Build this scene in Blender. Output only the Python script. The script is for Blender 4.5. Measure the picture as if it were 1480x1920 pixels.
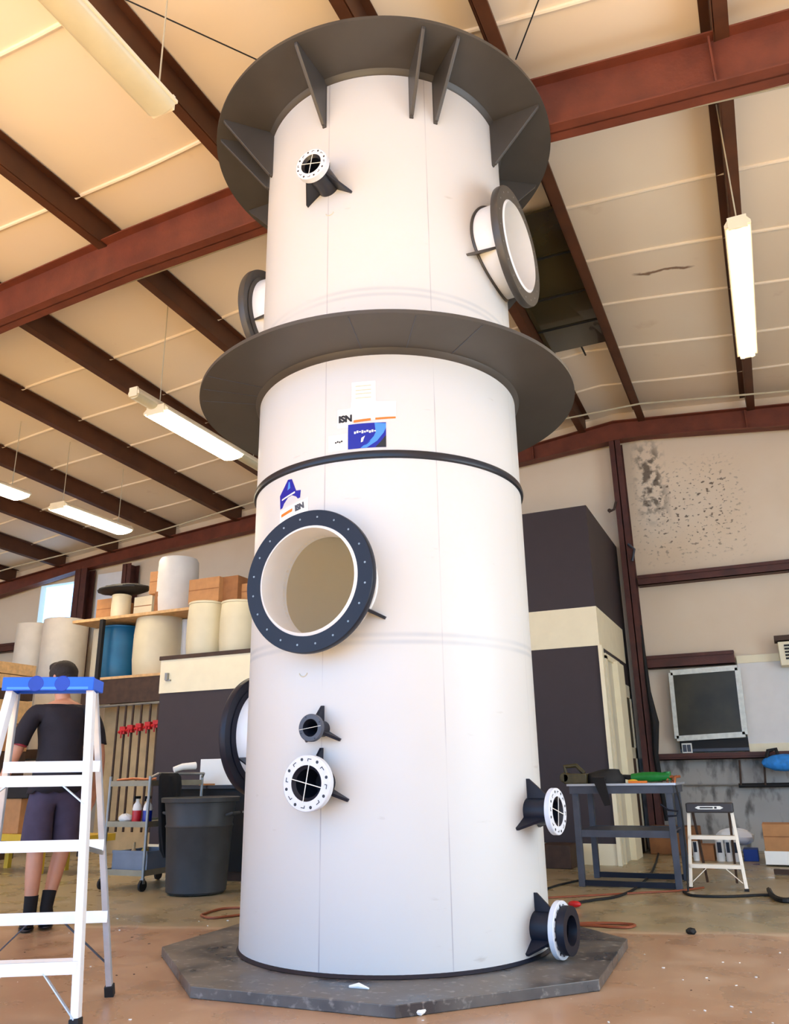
import bpy, bmesh, math, random
from mathutils import Vector, Matrix
random.seed(7)
for o in list(bpy.data.objects): bpy.data.objects.remove(o)
SC = bpy.context.scene; COL = SC.collection
K = 0.92                      # survey units -> metres
# ---------------------------------------------------------------- camera
F, YAW, PITCH, ROLL, CZ = 1510., .4221, .3173, -.016, 1.055
fw = Vector((-math.sin(YAW)*math.cos(PITCH), math.cos(YAW)*math.cos(PITCH), math.sin(PITCH)))
r0 = Vector((math.cos(YAW), math.sin(YAW), 0)); u0 = r0.cross(fw)
rt = r0*math.cos(ROLL)+u0*math.sin(ROLL); up = -r0*math.sin(ROLL)+u0*math.cos(ROLL)
cam = bpy.data.cameras.new('camera'); camo = bpy.data.objects.new('camera', cam); COL.objects.link(camo)
M = Matrix((rt, up, -fw)).transposed().to_4x4(); M.translation = Vector((0, 0, CZ*K)); camo.matrix_world = M
cam.sensor_fit = 'VERTICAL'; cam.sensor_height = 24.; cam.lens = F/1920*24.; cam.clip_start = .02; cam.clip_end = 300
SC.camera = camo
# ---------------------------------------------------------------- world, light, exposure
w = bpy.data.worlds.new('World'); SC.world = w; w.use_nodes = True
w.node_tree.nodes['Background'].inputs[0].default_value = (.29, .60, 1.06, 1); w.node_tree.nodes['Background'].inputs[1].default_value = 3.7
def area(name, loc, rot, sx, sy, e, col):
    l = bpy.data.lights.new(name, 'AREA'); l.shape = 'RECTANGLE'; l.size = sx*K; l.size_y = sy*K; l.energy = e; l.color = col
    o = bpy.data.objects.new(name, l); COL.objects.link(o); o.location = Vector(loc)*K; o.rotation_euler = rot; return o
area('warm_side_fill', (4.3, 5.0, 2.0), (math.radians(90), 0, math.radians(90)), 4.5, 3.8, 165, (1.0, .94, .68))  # added warm fill at an unseen side opening, brightens the right side
sn = bpy.data.lights.new('sun', 'SUN'); sn.energy = 31; sn.angle = .01; sn.color = (1, .96, .58); so_ = bpy.data.objects.new('sun', sn); COL.objects.link(so_)
so_.rotation_euler = (math.radians(35), 0, math.radians(6))      # high sun on the apron outside the open front, bouncing light up to the roof
SC.view_settings.view_transform = 'Standard'; SC.view_settings.look = 'None'
SC.view_settings.gamma = 1; SC.view_settings.use_curve_mapping = False; SC.view_settings.exposure = 0.0
# ---------------------------------------------------------------- helpers
def s2l(c): c /= 255.; return c/12.92 if c <= .04045 else ((c+.055)/1.055)**2.4
def rgb(r, g, b): return (s2l(r), s2l(g), s2l(b), 1)
def mat(name, col, rough=.5, metal=0, var=.0, scale=6, bump=0, bscale=40, emit=0, emcol=None, coat=0, spec=None, var2=None):
    m = bpy.data.materials.new(name); m.use_nodes = True; nt = m.node_tree; b = nt.nodes['Principled BSDF']
    b.inputs['Base Color'].default_value = col; b.inputs['Roughness'].default_value = rough; b.inputs['Metallic'].default_value = metal
    if spec is not None: b.inputs['Specular IOR Level'].default_value = spec
    if coat: b.inputs['Coat Weight'].default_value = coat
    tc = nt.nodes.new('ShaderNodeTexCoord')
    n = nt.nodes.new('ShaderNodeTexNoise'); n.inputs['Scale'].default_value = scale; n.inputs['Detail'].default_value = 5
    nt.links.new(tc.outputs['Object'], n.inputs['Vector'])
    r = nt.nodes.new('ShaderNodeValToRGB'); nt.links.new(n.outputs['Fac'], r.inputs[0])
    v = var if var else .03
    c2 = var2 if var2 else tuple(x*(1-v) for x in col[:3])+(1,)
    c1 = tuple(min(1, x*(1+v*.5)) for x in col[:3])+(1,)
    r.color_ramp.elements[0].position = .35; r.color_ramp.elements[0].color = c2
    r.color_ramp.elements[1].position = .65; r.color_ramp.elements[1].color = c1
    nt.links.new(r.outputs[0], b.inputs['Base Color'])
    if bump:
        n2 = nt.nodes.new('ShaderNodeTexNoise'); n2.inputs['Scale'].default_value = bscale; nt.links.new(tc.outputs['Object'], n2.inputs['Vector'])
        bp = nt.nodes.new('ShaderNodeBump'); bp.inputs['Strength'].default_value = bump; bp.inputs['Distance'].default_value = .02
        nt.links.new(n2.outputs['Fac'], bp.inputs['Height']); nt.links.new(bp.outputs[0], b.inputs['Normal'])
    if emit:
        b.inputs['Emission Color'].default_value = emcol or col; b.inputs['Emission Strength'].default_value = emit
    return m
class MB:
    def __init__(s): s.v = []; s.f = []; s.m = []; s.sm = []
    def add(s, vs, fs, m=0, smooth=False):
        o = len(s.v); s.v += [Vector(v) for v in vs]
        for f in fs: s.f.append([i+o for i in f]); s.m.append(m); s.sm.append(smooth)
        return s
    def box(s, x0, x1, y0, y1, z0, z1, m=0):
        if x0 > x1: x0, x1 = x1, x0
        if y0 > y1: y0, y1 = y1, y0
        if z0 > z1: z0, z1 = z1, z0
        v = [(x, y, z) for z in (z0, z1) for y in (y0, y1) for x in (x0, x1)]
        return s.add(v, [(0, 2, 3, 1), (4, 5, 7, 6), (0, 1, 5, 4), (2, 6, 7, 3), (0, 4, 6, 2), (1, 3, 7, 5)], m)
    def obox(s, c, ax, ay, az, hx, hy, hz, m=0):
        c = Vector(c); ax, ay, az = [Vector(a).normalized() for a in (ax, ay, az)]
        v = [c+ax*i*hx+ay*j*hy+az*k*hz for k in (-1, 1) for j in (-1, 1) for i in (-1, 1)]
        fs = [(0, 2, 3, 1), (4, 5, 7, 6), (0, 1, 5, 4), (2, 6, 7, 3), (0, 4, 6, 2), (1, 3, 7, 5)]
        if ax.cross(ay).dot(az) < 0: fs = [f[::-1] for f in fs]
        return s.add(v, fs, m)
    def bar(s, a, b, wd, th, side=(1, 0, 0), m=0):
        a = Vector(a); b = Vector(b); d = (b-a).normalized(); sd = Vector(side); sd = (sd-d*sd.dot(d)).normalized(); t = d.cross(sd)
        return s.obox((a+b)/2, sd, t, d, wd/2, th/2, (b-a).length/2, m)
    def tube(s, pts, r, n=12, m=0, caps=True, smooth=True):
        pts = [Vector(p) for p in pts]; rs = r if isinstance(r, (list, tuple)) else [r]*len(pts)
        vs = []; ref = None
        for i, p in enumerate(pts):
            d = (pts[min(i+1, len(pts)-1)]-pts[max(i-1, 0)]).normalized()
            if ref is None:
                ref = Vector((0, 0, 1)) if abs(d.z) < .9 else Vector((1, 0, 0))
            x = (ref-d*ref.dot(d)).normalized(); ref = x; y = d.cross(x)
            for k in range(n):
                a = 2*math.pi*k/n; vs.append(p+(x*math.cos(a)+y*math.sin(a))*rs[i])
        fs = []
        for i in range(len(pts)-1):
            for k in range(n):
                fs.append((i*n+k, i*n+(k+1) % n, (i+1)*n+(k+1) % n, (i+1)*n+k))
        s.add(vs, fs, m, smooth)
        if caps:
            o = len(s.v)-len(vs)
            s.f.append([o+k for k in range(n)][::-1]); s.m.append(m); s.sm.append(False)
            e = o+(len(pts)-1)*n; s.f.append([e+k for k in range(n)]); s.m.append(m); s.sm.append(False)
        return s
    def lathe(s, prof, c, ax=(0, 0, 1), n=48, m=0, closed=False, mats=None):
        c = Vector(c); ax = Vector(ax).normalized(); x = Vector((0, 0, 1)) if abs(ax.z) < .9 else Vector((1, 0, 0))
        x = (x-ax*x.dot(ax)).normalized(); y = ax.cross(x); vs = []
        for r, z in prof:
            for k in range(n):
                a = 2*math.pi*k/n; vs.append(c+ax*z+(x*math.cos(a)+y*math.sin(a))*r)
        P = len(prof); o = len(s.v); s.v += vs
        for i in range(P if closed else P-1):
            j = (i+1) % P
            for k in range(n):
                s.f.append([o+i*n+k, o+i*n+(k+1) % n, o+j*n+(k+1) % n, o+j*n+k]); s.m.append(mats[i] if mats else m); s.sm.append(True)
        return s
    def plate(s, pts, nrm, th, m=0):
        nrm = Vector(nrm).normalized(); P = [Vector(p) for p in pts]; n = len(P)
        a = [p+nrm*th/2 for p in P]; b = [p-nrm*th/2 for p in P]
        fs = [list(range(n)), list(range(2*n-1, n-1, -1))]+[[i, n+i, n+(i+1) % n, (i+1) % n] for i in range(n)]
        return s.add(a+b, fs, m)
    def ell(s, c, rx, ry, rz, n=16, m=0, jit=0):
        c = Vector(c); vs = []; fs = []
        for i in range(n+1):
            t = math.pi*i/n
            for k in range(2*n):
                a = math.pi*k/n; q = 1+random.uniform(-jit, jit)
                vs.append(c+Vector((rx*math.sin(t)*math.cos(a)*q, ry*math.sin(t)*math.sin(a)*q, rz*math.cos(t)*q)))
        for i in range(n):
            for k in range(2*n):
                fs.append((i*2*n+k, (i+1)*2*n+k, (i+1)*2*n+(k+1) % (2*n), i*2*n+(k+1) % (2*n)))
        return s.add(vs, fs, m, True)
    def build(s, name, mats, parent=None, bevel=0, origin=None, sharp=35):
        if not isinstance(mats, (list, tuple)): mats = [mats]
        vs = [v*K for v in s.v]
        if parent is not None: og = parent['_o']; og = Vector(og)
        elif origin is not None: og = Vector(origin)*K
        else:
            xs = [v.x for v in vs]; ys = [v.y for v in vs]; zs = [v.z for v in vs]
            og = Vector(((min(xs)+max(xs))/2, (min(ys)+max(ys))/2, min(zs)))
        me = bpy.data.meshes.new(name); me.from_pydata([v-og for v in vs], [], s.f)
        for mm in mats: me.materials.append(mm)
        me.polygons.foreach_set('material_index', s.m); me.polygons.foreach_set('use_smooth', s.sm)
        bm = bmesh.new(); bm.from_mesh(me); bmesh.ops.remove_doubles(bm, verts=bm.verts, dist=1e-5); bmesh.ops.recalc_face_normals(bm, faces=bm.faces); bm.to_mesh(me); bm.free()
        if any(s.sm): me.set_sharp_from_angle(angle=math.radians(sharp))
        me.update(); o = bpy.data.objects.new(name, me); COL.objects.link(o)
        if parent is not None: o.parent = parent; o['_o'] = tuple(og)
        else: o.location = og; o['_o'] = tuple(og)
        if bevel:
            b = o.modifiers.new('bevel', 'BEVEL'); b.width = bevel*K; b.segments = 2; b.limit_method = 'ANGLE'
        return o
def tag(o, label=None, cat=None, group=None, kind=None):
    if label: o['label'] = label
    if cat: o['category'] = cat
    if group: o['group'] = group
    if kind: o['kind'] = kind
    return o
def thing(name, loc, label, cat, group=None):
    o = bpy.data.objects.new(name, None); o.empty_display_size = .1; COL.objects.link(o); o.location = Vector(loc)*K; o['_o'] = tuple(Vector(loc)*K)
    return tag(o, label, cat, group)
def at(x, y, Y):
    d = fw*F+rt*(x-740)-up*(y-960); t = Y/d.y; return Vector((d.x*t, Y, d.z*t+CZ))
def flo(x, y, z=0.):
    d = fw*F+rt*(x-740)-up*(y-960); t = (z-CZ)/d.z; return Vector((d.x*t, d.y*t, z))
def atx(x, y, X):
    d = fw*F+rt*(x-740)-up*(y-960); t = X/d.x; return Vector((X, d.y*t, d.z*t+CZ))
def lerp(P, x):
    if x <= P[0][0]: return P[0][1]
    for (a, b), (c, d) in zip(P, P[1:]):
        if x <= c: return b+(d-b)*(x-a)/(c-a)
    return P[-1][1]
# node helper
class N:
    def __init__(s, m): s.nt = m.node_tree; s.b = s.nt.nodes['Principled BSDF']
    def n(s, t, **kw):
        x = s.nt.nodes.new(t)
        for k, v in kw.items(): setattr(x, k, v)
        return x
    def l(s, a, b): s.nt.links.new(a, b)
    def math(s, op, a, b=None, c=None):
        x = s.nt.nodes.new('ShaderNodeMath'); x.operation = op
        for i, v in enumerate((a, b, c)):
            if v is None: continue
            if isinstance(v, (int, float)): x.inputs[i].default_value = v
            else: s.l(v, x.inputs[i])
        return x.outputs[0]
    def mix(s, fac, a, b):
        x = s.nt.nodes.new('ShaderNodeMix'); x.data_type = 'RGBA'
        if isinstance(fac, (int, float)): x.inputs[0].default_value = fac
        else: s.l(fac, x.inputs[0])
        for v, i in ((a, 6), (b, 7)):
            if isinstance(v, tuple): x.inputs[i].default_value = v
            else: s.l(v, x.inputs[i])
        return x.outputs[2]
    def noise(s, vec, scale, detail=4, mapping=None):
        x = s.nt.nodes.new('ShaderNodeTexNoise'); x.inputs['Scale'].default_value = scale; x.inputs['Detail'].default_value = detail
        if mapping:
            mp = s.nt.nodes.new('ShaderNodeMapping'); mp.inputs['Scale'].default_value = mapping; s.l(vec, mp.inputs[0]); vec = mp.outputs[0]
        s.l(vec, x.inputs['Vector']); return x.outputs['Fac']
    def ramp(s, fac, p0, p1):
        x = s.nt.nodes.new('ShaderNodeMapRange'); x.inputs['From Min'].default_value = p0; x.inputs['From Max'].default_value = p1; s.l(fac, x.inputs[0]); return x.outputs[0]
    def geo(s):
        tc = s.nt.nodes.new('ShaderNodeNewGeometry'); sp = s.nt.nodes.new('ShaderNodeSeparateXYZ'); s.l(tc.outputs['Position'], sp.inputs[0]); return tc.outputs['Position'], sp.outputs
# ---------------------------------------------------------------- materials
oxide = mat('red_oxide_steel', rgb(112, 54, 34), .6, var=.22, scale=4, bump=.1)
oxide_w = mat('dark_wall_oxide_steel', rgb(84, 42, 32), .6, var=.3, scale=5, bump=.1)
oxide_d = mat('brown_purlin_steel', rgb(84, 46, 22), .6, var=.25, scale=3)
pp_dark = mat('charcoal_plastic', rgb(70, 66, 62), .42, var=.12, scale=3)
black = mat('black_plastic', rgb(24, 26, 36), .35, var=.15, scale=8)
navy = mat('blue_black_plastic', rgb(26, 29, 42), .42, var=.15, scale=5, spec=.32)
white_pp = mat('white_plastic', rgb(236, 236, 236), .35, var=.03)
white_rough = mat('white_ring_plastic', rgb(222, 224, 230), .45, var=.05, scale=20)
alum = mat('brushed_aluminium', rgb(205, 208, 214), .35, metal=.55, var=.08, scale=12)
alum_w = mat('bright_aluminium', rgb(248, 248, 250), .35, metal=.0, var=.02)
blue_pl = mat('blue_ladder_plastic', rgb(20, 96, 225), .4, var=.1)
blue_dk = mat('blue_recess_shade', rgb(12, 58, 170), .45, var=.1)  # cap blue darkened for the shade inside its recesses
grey_steel = mat('painted_grey_steel', rgb(70, 74, 86), .45, var=.18, scale=8)
steel_l = mat('zinc_steel', rgb(150, 150, 146), .35, metal=.6, var=.15)
dark_paint = mat('dark_aubergine_wall_paint', rgb(54, 44, 47), .65, var=.05)
cream = mat('cream_wall_paint', rgb(242, 230, 196), .6, var=.03)
cream_d = mat('cream_door_paint', rgb(214, 205, 180), .5, var=.04)
card = mat('brown_cardboard', rgb(184, 132, 84), .8, var=.1, scale=10)
card_d = mat('dark_kraft_cardboard', rgb(150, 100, 60), .85, var=.15, scale=10)  # darker brown cardboard for some boxes, a crate and tape seams
wood = mat('pale_lumber', rgb(214, 172, 118), .7, var=.2, scale=14)
wood_d = mat('dark_timber', rgb(70, 48, 34), .7, var=.25, scale=10)
drum_w = mat('cream_plastic_drum', rgb(222, 210, 176), .45, var=.06, scale=3)
drum_g = mat('white_fibre_drum', rgb(214, 212, 208), .5, var=.04)
drum_b = mat('blue_plastic_drum', rgb(18, 100, 140), .4, var=.12, scale=4)
rubber = mat('black_rubber', rgb(18, 17, 18), .7, var=.2)
red_pl = mat('red_clamp_paint', rgb(200, 28, 34), .4, var=.2)
green_pl = mat('green_tool_plastic', rgb(16, 120, 44), .4, var=.2, scale=20)
orange = mat('orange_rubber', rgb(142, 72, 42), .5, var=.1)
blue_cloth = mat('bright_blue_fabric', rgb(48, 140, 220), .7, var=.2, scale=20)
yellow = mat('yellow_painted_steel', rgb(216, 176, 50), .5, var=.1)
can_m = mat('dark_grey_trash_can_plastic', rgb(52, 54, 56), .5, var=.2, scale=6)
grey_tub = mat('grey_tub_plastic', rgb(120, 130, 144), .5, var=.1)
paper = mat('white_paper', rgb(246, 244, 236), .7, var=.02)
ink = mat('black_ink', rgb(30, 30, 34), .6)
tape_o = mat('orange_tape', rgb(226, 120, 30), .5, var=.1)
st_blue = mat('sticker_blue', rgb(3, 5, 150), .35, var=.05)
st_light = mat('sticker_light_blue', rgb(70, 140, 240), .35, var=.05)
lamp_on = mat('lit_fluorescent_tube', rgb(255, 240, 210), .4, emit=30, emcol=(1, .84, .6, 1))
tube_on = mat('lit_bare_tube', rgb(255, 240, 210), .4, emit=11, emcol=(1, .84, .6, 1))
lamp_off = mat('unlit_lamp_lens', rgb(206, 198, 168), .3, var=.05)
lamp_body = mat('lamp_housing_enamel', rgb(238, 226, 196), .4, var=.05)
glass_dk = mat('dark_window_glass', rgb(62, 56, 36), .3, var=.3, scale=3, spec=.25)
skin = mat('skin', rgb(200, 142, 112), .5, var=.08, scale=10)
hair = mat('dark_hair', rgb(34, 26, 22), .6, var=.3, scale=60, bump=.5, bscale=150)
shirt = mat('black_polo_cloth', rgb(28, 24, 34), .85, var=.15, scale=10, bump=.3, bscale=14)
trim_red = mat('red_sleeve_trim', rgb(150, 50, 60), .8)
shorts_m = mat('grey_purple_shorts_cloth', rgb(66, 58, 80), .85, var=.2, scale=8, bump=.4, bscale=10)
sock = mat('black_sock_cloth', rgb(18, 16, 18), .9)
wire_m = mat('galvanised_wire', rgb(190, 178, 150), .5, var=.05)
# tower shell: white sheet plastic with vertical weld seams, hoop marks and scuffs
def shell_mat(nm='white_tower_sheet', tf=.30):
    m = mat(nm, rgb(238, 237, 236), .38); q = N(m)
    tc = q.n('ShaderNodeTexCoord'); sp = q.n('ShaderNodeSeparateXYZ'); q.l(tc.outputs['Object'], sp.inputs[0])
    ang = q.math('ARCTAN2', sp.outputs[1], sp.outputs[0]); z = sp.outputs[2]
    col = q.mix(q.noise(tc.outputs['Object'], 1.3), rgb(232, 231, 230), rgb(242, 242, 241))
    brk = q.noise(tc.outputs['Object'], 2.2, 3, (1, 1, .8))
    for a, wd, s in ((-90, .0035, .75), (-47.1, .003, .6), (-2, .003, .4), (-137, .003, .4)):
        d = q.math('ABSOLUTE', q.math('SUBTRACT', ang, math.radians(a)))
        f = q.math('SUBTRACT', 1, q.ramp(d, wd*.4, wd*1.5)); f = q.math('MULTIPLY', f, q.math('MULTIPLY', q.ramp(brk, .35, .62), s))
        col = q.mix(f, col, rgb(150, 146, 160))
    for zz, s in ((1.850, .42), (1.806, .42), (4.21, .3), (4.163, .3)):
        d = q.math('ABSOLUTE', q.math('SUBTRACT', z, zz*K))
        f = q.math('SUBTRACT', 1, q.ramp(d, .004, .018)); f = q.math('MULTIPLY', f, q.math('MULTIPLY', q.ramp(brk, .25, .6), s))
        col = q.mix(f, col, rgb(150, 170, 190))
    sc = q.noise(tc.outputs['Object'], 5, 6, (1, 1, 5)); col = q.mix(q.math('MULTIPLY', q.ramp(sc, .70, .78), .35), col, rgb(170, 160, 150))
    q.l(col, q.b.inputs['Base Color'])
    # milky sheet lets some light through
    tr = q.n('ShaderNodeBsdfTranslucent'); tr.inputs[0].default_value = rgb(252, 244, 226)
    mx = q.n('ShaderNodeMixShader'); mx.inputs[0].default_value = tf
    out = q.nt.nodes['Material Output']; q.l(q.b.outputs[0], mx.inputs[1]); q.l(tr.outputs[0], mx.inputs[2]); q.l(mx.outputs[0], out.inputs[0])
    return m
shellM = shell_mat(); shellI = shell_mat('white_tower_sheet_inside', .6)
def floor_mat():
    m = mat('worn_concrete', rgb(150, 128, 100), .55); q = N(m); pos, xyz = q.geo()
    n1 = q.noise(pos, .8, 3); n2 = q.noise(pos, 2.6, 8); n3 = q.noise(pos, 30, 4)
    near = q.mix(q.ramp(n1, .25, .75), rgb(168, 130, 100), rgb(186, 152, 120))
    far = q.mix(q.ramp(n1, .25, .75), rgb(150, 136, 104), rgb(172, 156, 122))
    edge = q.math('ADD', xyz[1], q.math('MULTIPLY', q.math('SUBTRACT', n2, .5), .25))
    edge = q.math('SUBTRACT', edge, q.math('MULTIPLY', q.math('ADD', xyz[0], 1.), .28))
    col = q.mix(q.ramp(edge, 5.86, 5.93), near, far)
    line = q.math('SUBTRACT', 1, q.ramp(q.math('ABSOLUTE', q.math('SUBTRACT', edge, 5.84)), .02, .06))
    col = q.mix(q.math('MULTIPLY', line, .5), col, rgb(206, 190, 160))
    col = q.mix(q.math('MULTIPLY', q.ramp(n2, .50, .78), .40), col, rgb(204, 186, 164))
    col = q.mix(q.math('MULTIPLY', q.ramp(n2, .48, .20), .30), col, rgb(122, 92, 72))
    col = q.mix(q.math('MULTIPLY', q.ramp(n3, .68, .72), .6), col, rgb(224, 210, 196))
    col = q.mix(q.math('MULTIPLY', q.ramp(n3, .28, .24), .35), col, rgb(60, 40, 30))
    q.l(col, q.b.inputs['Base Color']); q.l(q.ramp(n2, 0, 1.6), q.b.inputs['Roughness'])
    q.b.inputs['Specular IOR Level'].default_value = .35
    return m
def insul_mat():
    m = mat('vinyl_faced_insulation', rgb(226, 196, 160), .6); q = N(m); pos, xyz = q.geo()
    n1 = q.noise(pos, .45, 4); n2 = q.noise(pos, 2.5, 5)
    col = q.mix(q.ramp(n1, .3, .7), rgb(240, 222, 198), rgb(246, 232, 210))
    col = q.mix(q.math('MULTIPLY', q.ramp(n2, .66, .78), .25), col, rgb(180, 140, 100))
    # torn lap near one seam
    dx = q.math('SUBTRACT', xyz[0], -.42*K); dy = q.math('SUBTRACT', xyz[1], q.math('ADD', 8.95*K, q.math('MULTIPLY', q.math('SUBTRACT', n2, .5), .25)))
    tear = q.math('MULTIPLY', q.math('SUBTRACT', 1, q.ramp(q.math('ABSOLUTE', dx), .25, .34)), q.math('SUBTRACT', 1, q.ramp(q.math('ABSOLUTE', dy), .012, .03)))
    col = q.mix(q.math('MULTIPLY', tear, .85), col, rgb(110, 66, 30))
    q.l(col, q.b.inputs['Base Color'])
    bp = q.n('ShaderNodeBump'); bp.inputs['Strength'].default_value = .35; bp.inputs['Distance'].default_value = .08; q.l(n1, bp.inputs['Height']); q.l(bp.outputs[0], q.b.inputs['Normal'])
    return m
def wall_mat():
    m = mat('end_wall_insulation', rgb(220, 196, 166), .65); q = N(m); pos, xyz = q.geo()
    n1 = q.noise(pos, .7, 5); n2 = q.noise(pos, 8, 6); n3 = q.noise(pos, 15, 3, (1, 1, 1.6)); n4 = q.noise(pos, 7, 9, (1, 1, .45))
    col = q.mix(q.ramp(n1, .3, .7), rgb(226, 204, 174), rgb(236, 218, 192))
    # black mould spots below the rafter
    def band(v, a, b, s): return q.math('MULTIPLY', q.ramp(v, a-s, a+s), q.math('SUBTRACT', 1, q.ramp(v, b-s, b+s)))
    box = q.math('MULTIPLY', band(xyz[0], -1.45*K, 0*K, .2), band(xyz[2], 4.35*K, 5.7*K, .25))
    sp = q.math('MULTIPLY', box, q.ramp(n3, .58, .66)); col = q.mix(q.math('MULTIPLY', sp, .85), col, rgb(70, 44, 24))
    st = q.math('MULTIPLY', band(xyz[0], -1.45*K, -1.05*K, .08), band(xyz[2], 5.0*K, 6.2*K, .2)); st = q.math('MULTIPLY', st, q.ramp(n2, .46, .58)); col = q.mix(q.math('MULTIPLY', st, .8), col, rgb(60, 38, 18))
    # sooty lower wall
    low = q.math('MULTIPLY', q.math('SUBTRACT', 1, q.ramp(xyz[2], 1.24*K, 1.27*K)), q.ramp(xyz[0], -3*K, -2.9*K))
    g = q.mix(q.ramp(n1, .35, .65), rgb(176, 172, 164), rgb(150, 146, 140)); g = q.mix(q.math('MULTIPLY', q.ramp(n4, .5, .66), .8), g, rgb(70, 64, 58))
    col = q.mix(low, col, g); q.l(col, q.b.inputs['Base Color'])
    bp = q.n('ShaderNodeBump'); bp.inputs['Strength'].default_value = .3; bp.inputs['Distance'].default_value = .08; q.l(n1, bp.inputs['Height']); q.l(bp.outputs[0], q.b.inputs['Normal'])
    return m
floorM, insulM, wallM = floor_mat(), insul_mat(), wall_mat()
def plate_mat():
    m = mat('dusty_black_sheet', rgb(70, 66, 66), .4); q = N(m); pos, xyz = q.geo()
    n1 = q.noise(pos, 3, 7); n2 = q.noise(pos, 22, 5)
    col = q.mix(q.ramp(n1, .35, .7), rgb(66, 62, 62), rgb(118, 110, 102)); col = q.mix(q.math('MULTIPLY', q.ramp(n2, .58, .7), .6), col, rgb(160, 152, 144))
    q.l(col, q.b.inputs['Base Color']); q.l(q.ramp(n1, .1, 1.1), q.b.inputs['Roughness']); return m
plateM = plate_mat()
# ---------------------------------------------------------------- the setting
ZtF = [(-17, 5.6), (-7.3, 6.46), (-5.55, 6.60), (-4.2, 6.66), (-1.7, 6.72), (.26, 6.50), (4.6, 6.1)]
ZtR = [(-17, 5.33), (-15.9, 5.42), (-12.7, 5.75), (-8.85, 6.06), (-3.26, 6.47), (-1.7, 6.65), (.94, 6.41), (4.6, 6.08)]
ZbF = [(-17, 5.0), (-7.2, 5.97), (-5.4, 6.10), (-3.85, 6.14), (-1.7, 6.18), (.26, 6.0), (.8, 5.95), (4.6, 5.55)]
ZbR = [(-17, 4.97), (-15.8, 5.12), (-13.3, 5.46), (-8.83, 5.74), (-3.35, 6.18), (-1.73, 6.30), (-1.3, 6.297), (.887, 6.05), (4.6, 5.72)]
YF, YR, YW = 5.37, 12.9, 13.05
def Zt(x, y):
    a, b = lerp(ZtF, x), lerp(ZtR, x); k = max(-.0, min(1, (y-YF)/(YR-YF))); return a+(b-a)*k
XL, XR, Y0 = -17., 4.6, -4.
MB().box(XL-.2, XR+.2, Y0-14, YW+.2, -.1, 0).build('floor', floorM)['kind'] = 'structure'
xs = [XL+(XR-XL)*i/60 for i in range(61)]+[p[0] for p in ZtF+ZtR]; xs = sorted(set(xs)); ys = [Y0, 0, 2, YF, 7, 9, 11, YR, YW+.2]
cb = MB(); vs = [(x, y, Zt(x, y)+.25) for y in ys for x in xs]; nx = len(xs)
cb.add(vs, [(j*nx+i, (j+1)*nx+i, (j+1)*nx+i+1, j*nx+i+1) for j in range(len(ys)-1) for i in range(nx-1)], 0, True)
cb.add([(x, y, Zt(x, y)+.40) for y in ys for x in xs], [(j*nx+i, j*nx+i+1, (j+1)*nx+i+1, (j+1)*nx+i) for j in range(len(ys)-1) for i in range(nx-1)])
for i, ysm in enumerate([1.3, 3.4, 4.95, 6.25, 7.42, 8.5, 9.55, 10.75, 11.9]):            # lap seams of the insulation
    pts = [(x, ysm+.04*math.sin(x*1.3+i), Zt(x, ysm)+.245) for x in xs]
    cb.tube(pts, .022, 8)
cb.build('ceiling', insulM)['kind'] = 'structure'
def panel_wall(name, rects, m):
    b = MB()
    for r in rects: b.box(*r)
    o = b.build(name, m); o['kind'] = 'structure'; return o
# end wall with a bright opening high on the left
b = MB(); ox0, ox1, oz0 = -14.72, -13.40, 4.1
def colw(x0, x1, z0=0., z1=None):
    za, zb = (Zt(x0, YW)+.33, Zt(x1, YW)+.33) if z1 is None else (z1, z1)
    b.add([(x0, YW, z0), (x1, YW, z0), (x1, YW, zb), (x0, YW, za), (x0, YW+.15, z0), (x1, YW+.15, z0), (x1, YW+.15, zb), (x0, YW+.15, za)],
          [(0, 1, 2, 3), (5, 4, 7, 6), (0, 3, 7, 4), (1, 5, 6, 2), (3, 2, 6, 7), (0, 4, 5, 1)])
colw(XL, ox0); colw(ox0, ox1, 0, oz0); colw(ox0, ox1, 5.3)
X = ox1
for x in [-12, -10, -8, -6, -4, -1.7, 0, XR]: colw(X, x); X = x
b.build('wall_back', wallM)['kind'] = 'structure'
MB().box(XL-.15, XL, Y0, YW, 0, 5.56).build('wall_left', wallM)['kind'] = 'structure'
rb = MB(); rb.box(XR, XR+.15, Y0, 2.5, 0, 6.1); rb.box(XR, XR+.15, 7.4, YW, 0, 6.1); rb.box(XR, XR+.15, 2.5, 7.4, 4., 6.1)
rb.build('wall_right', wallM)['kind'] = 'structure'
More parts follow.
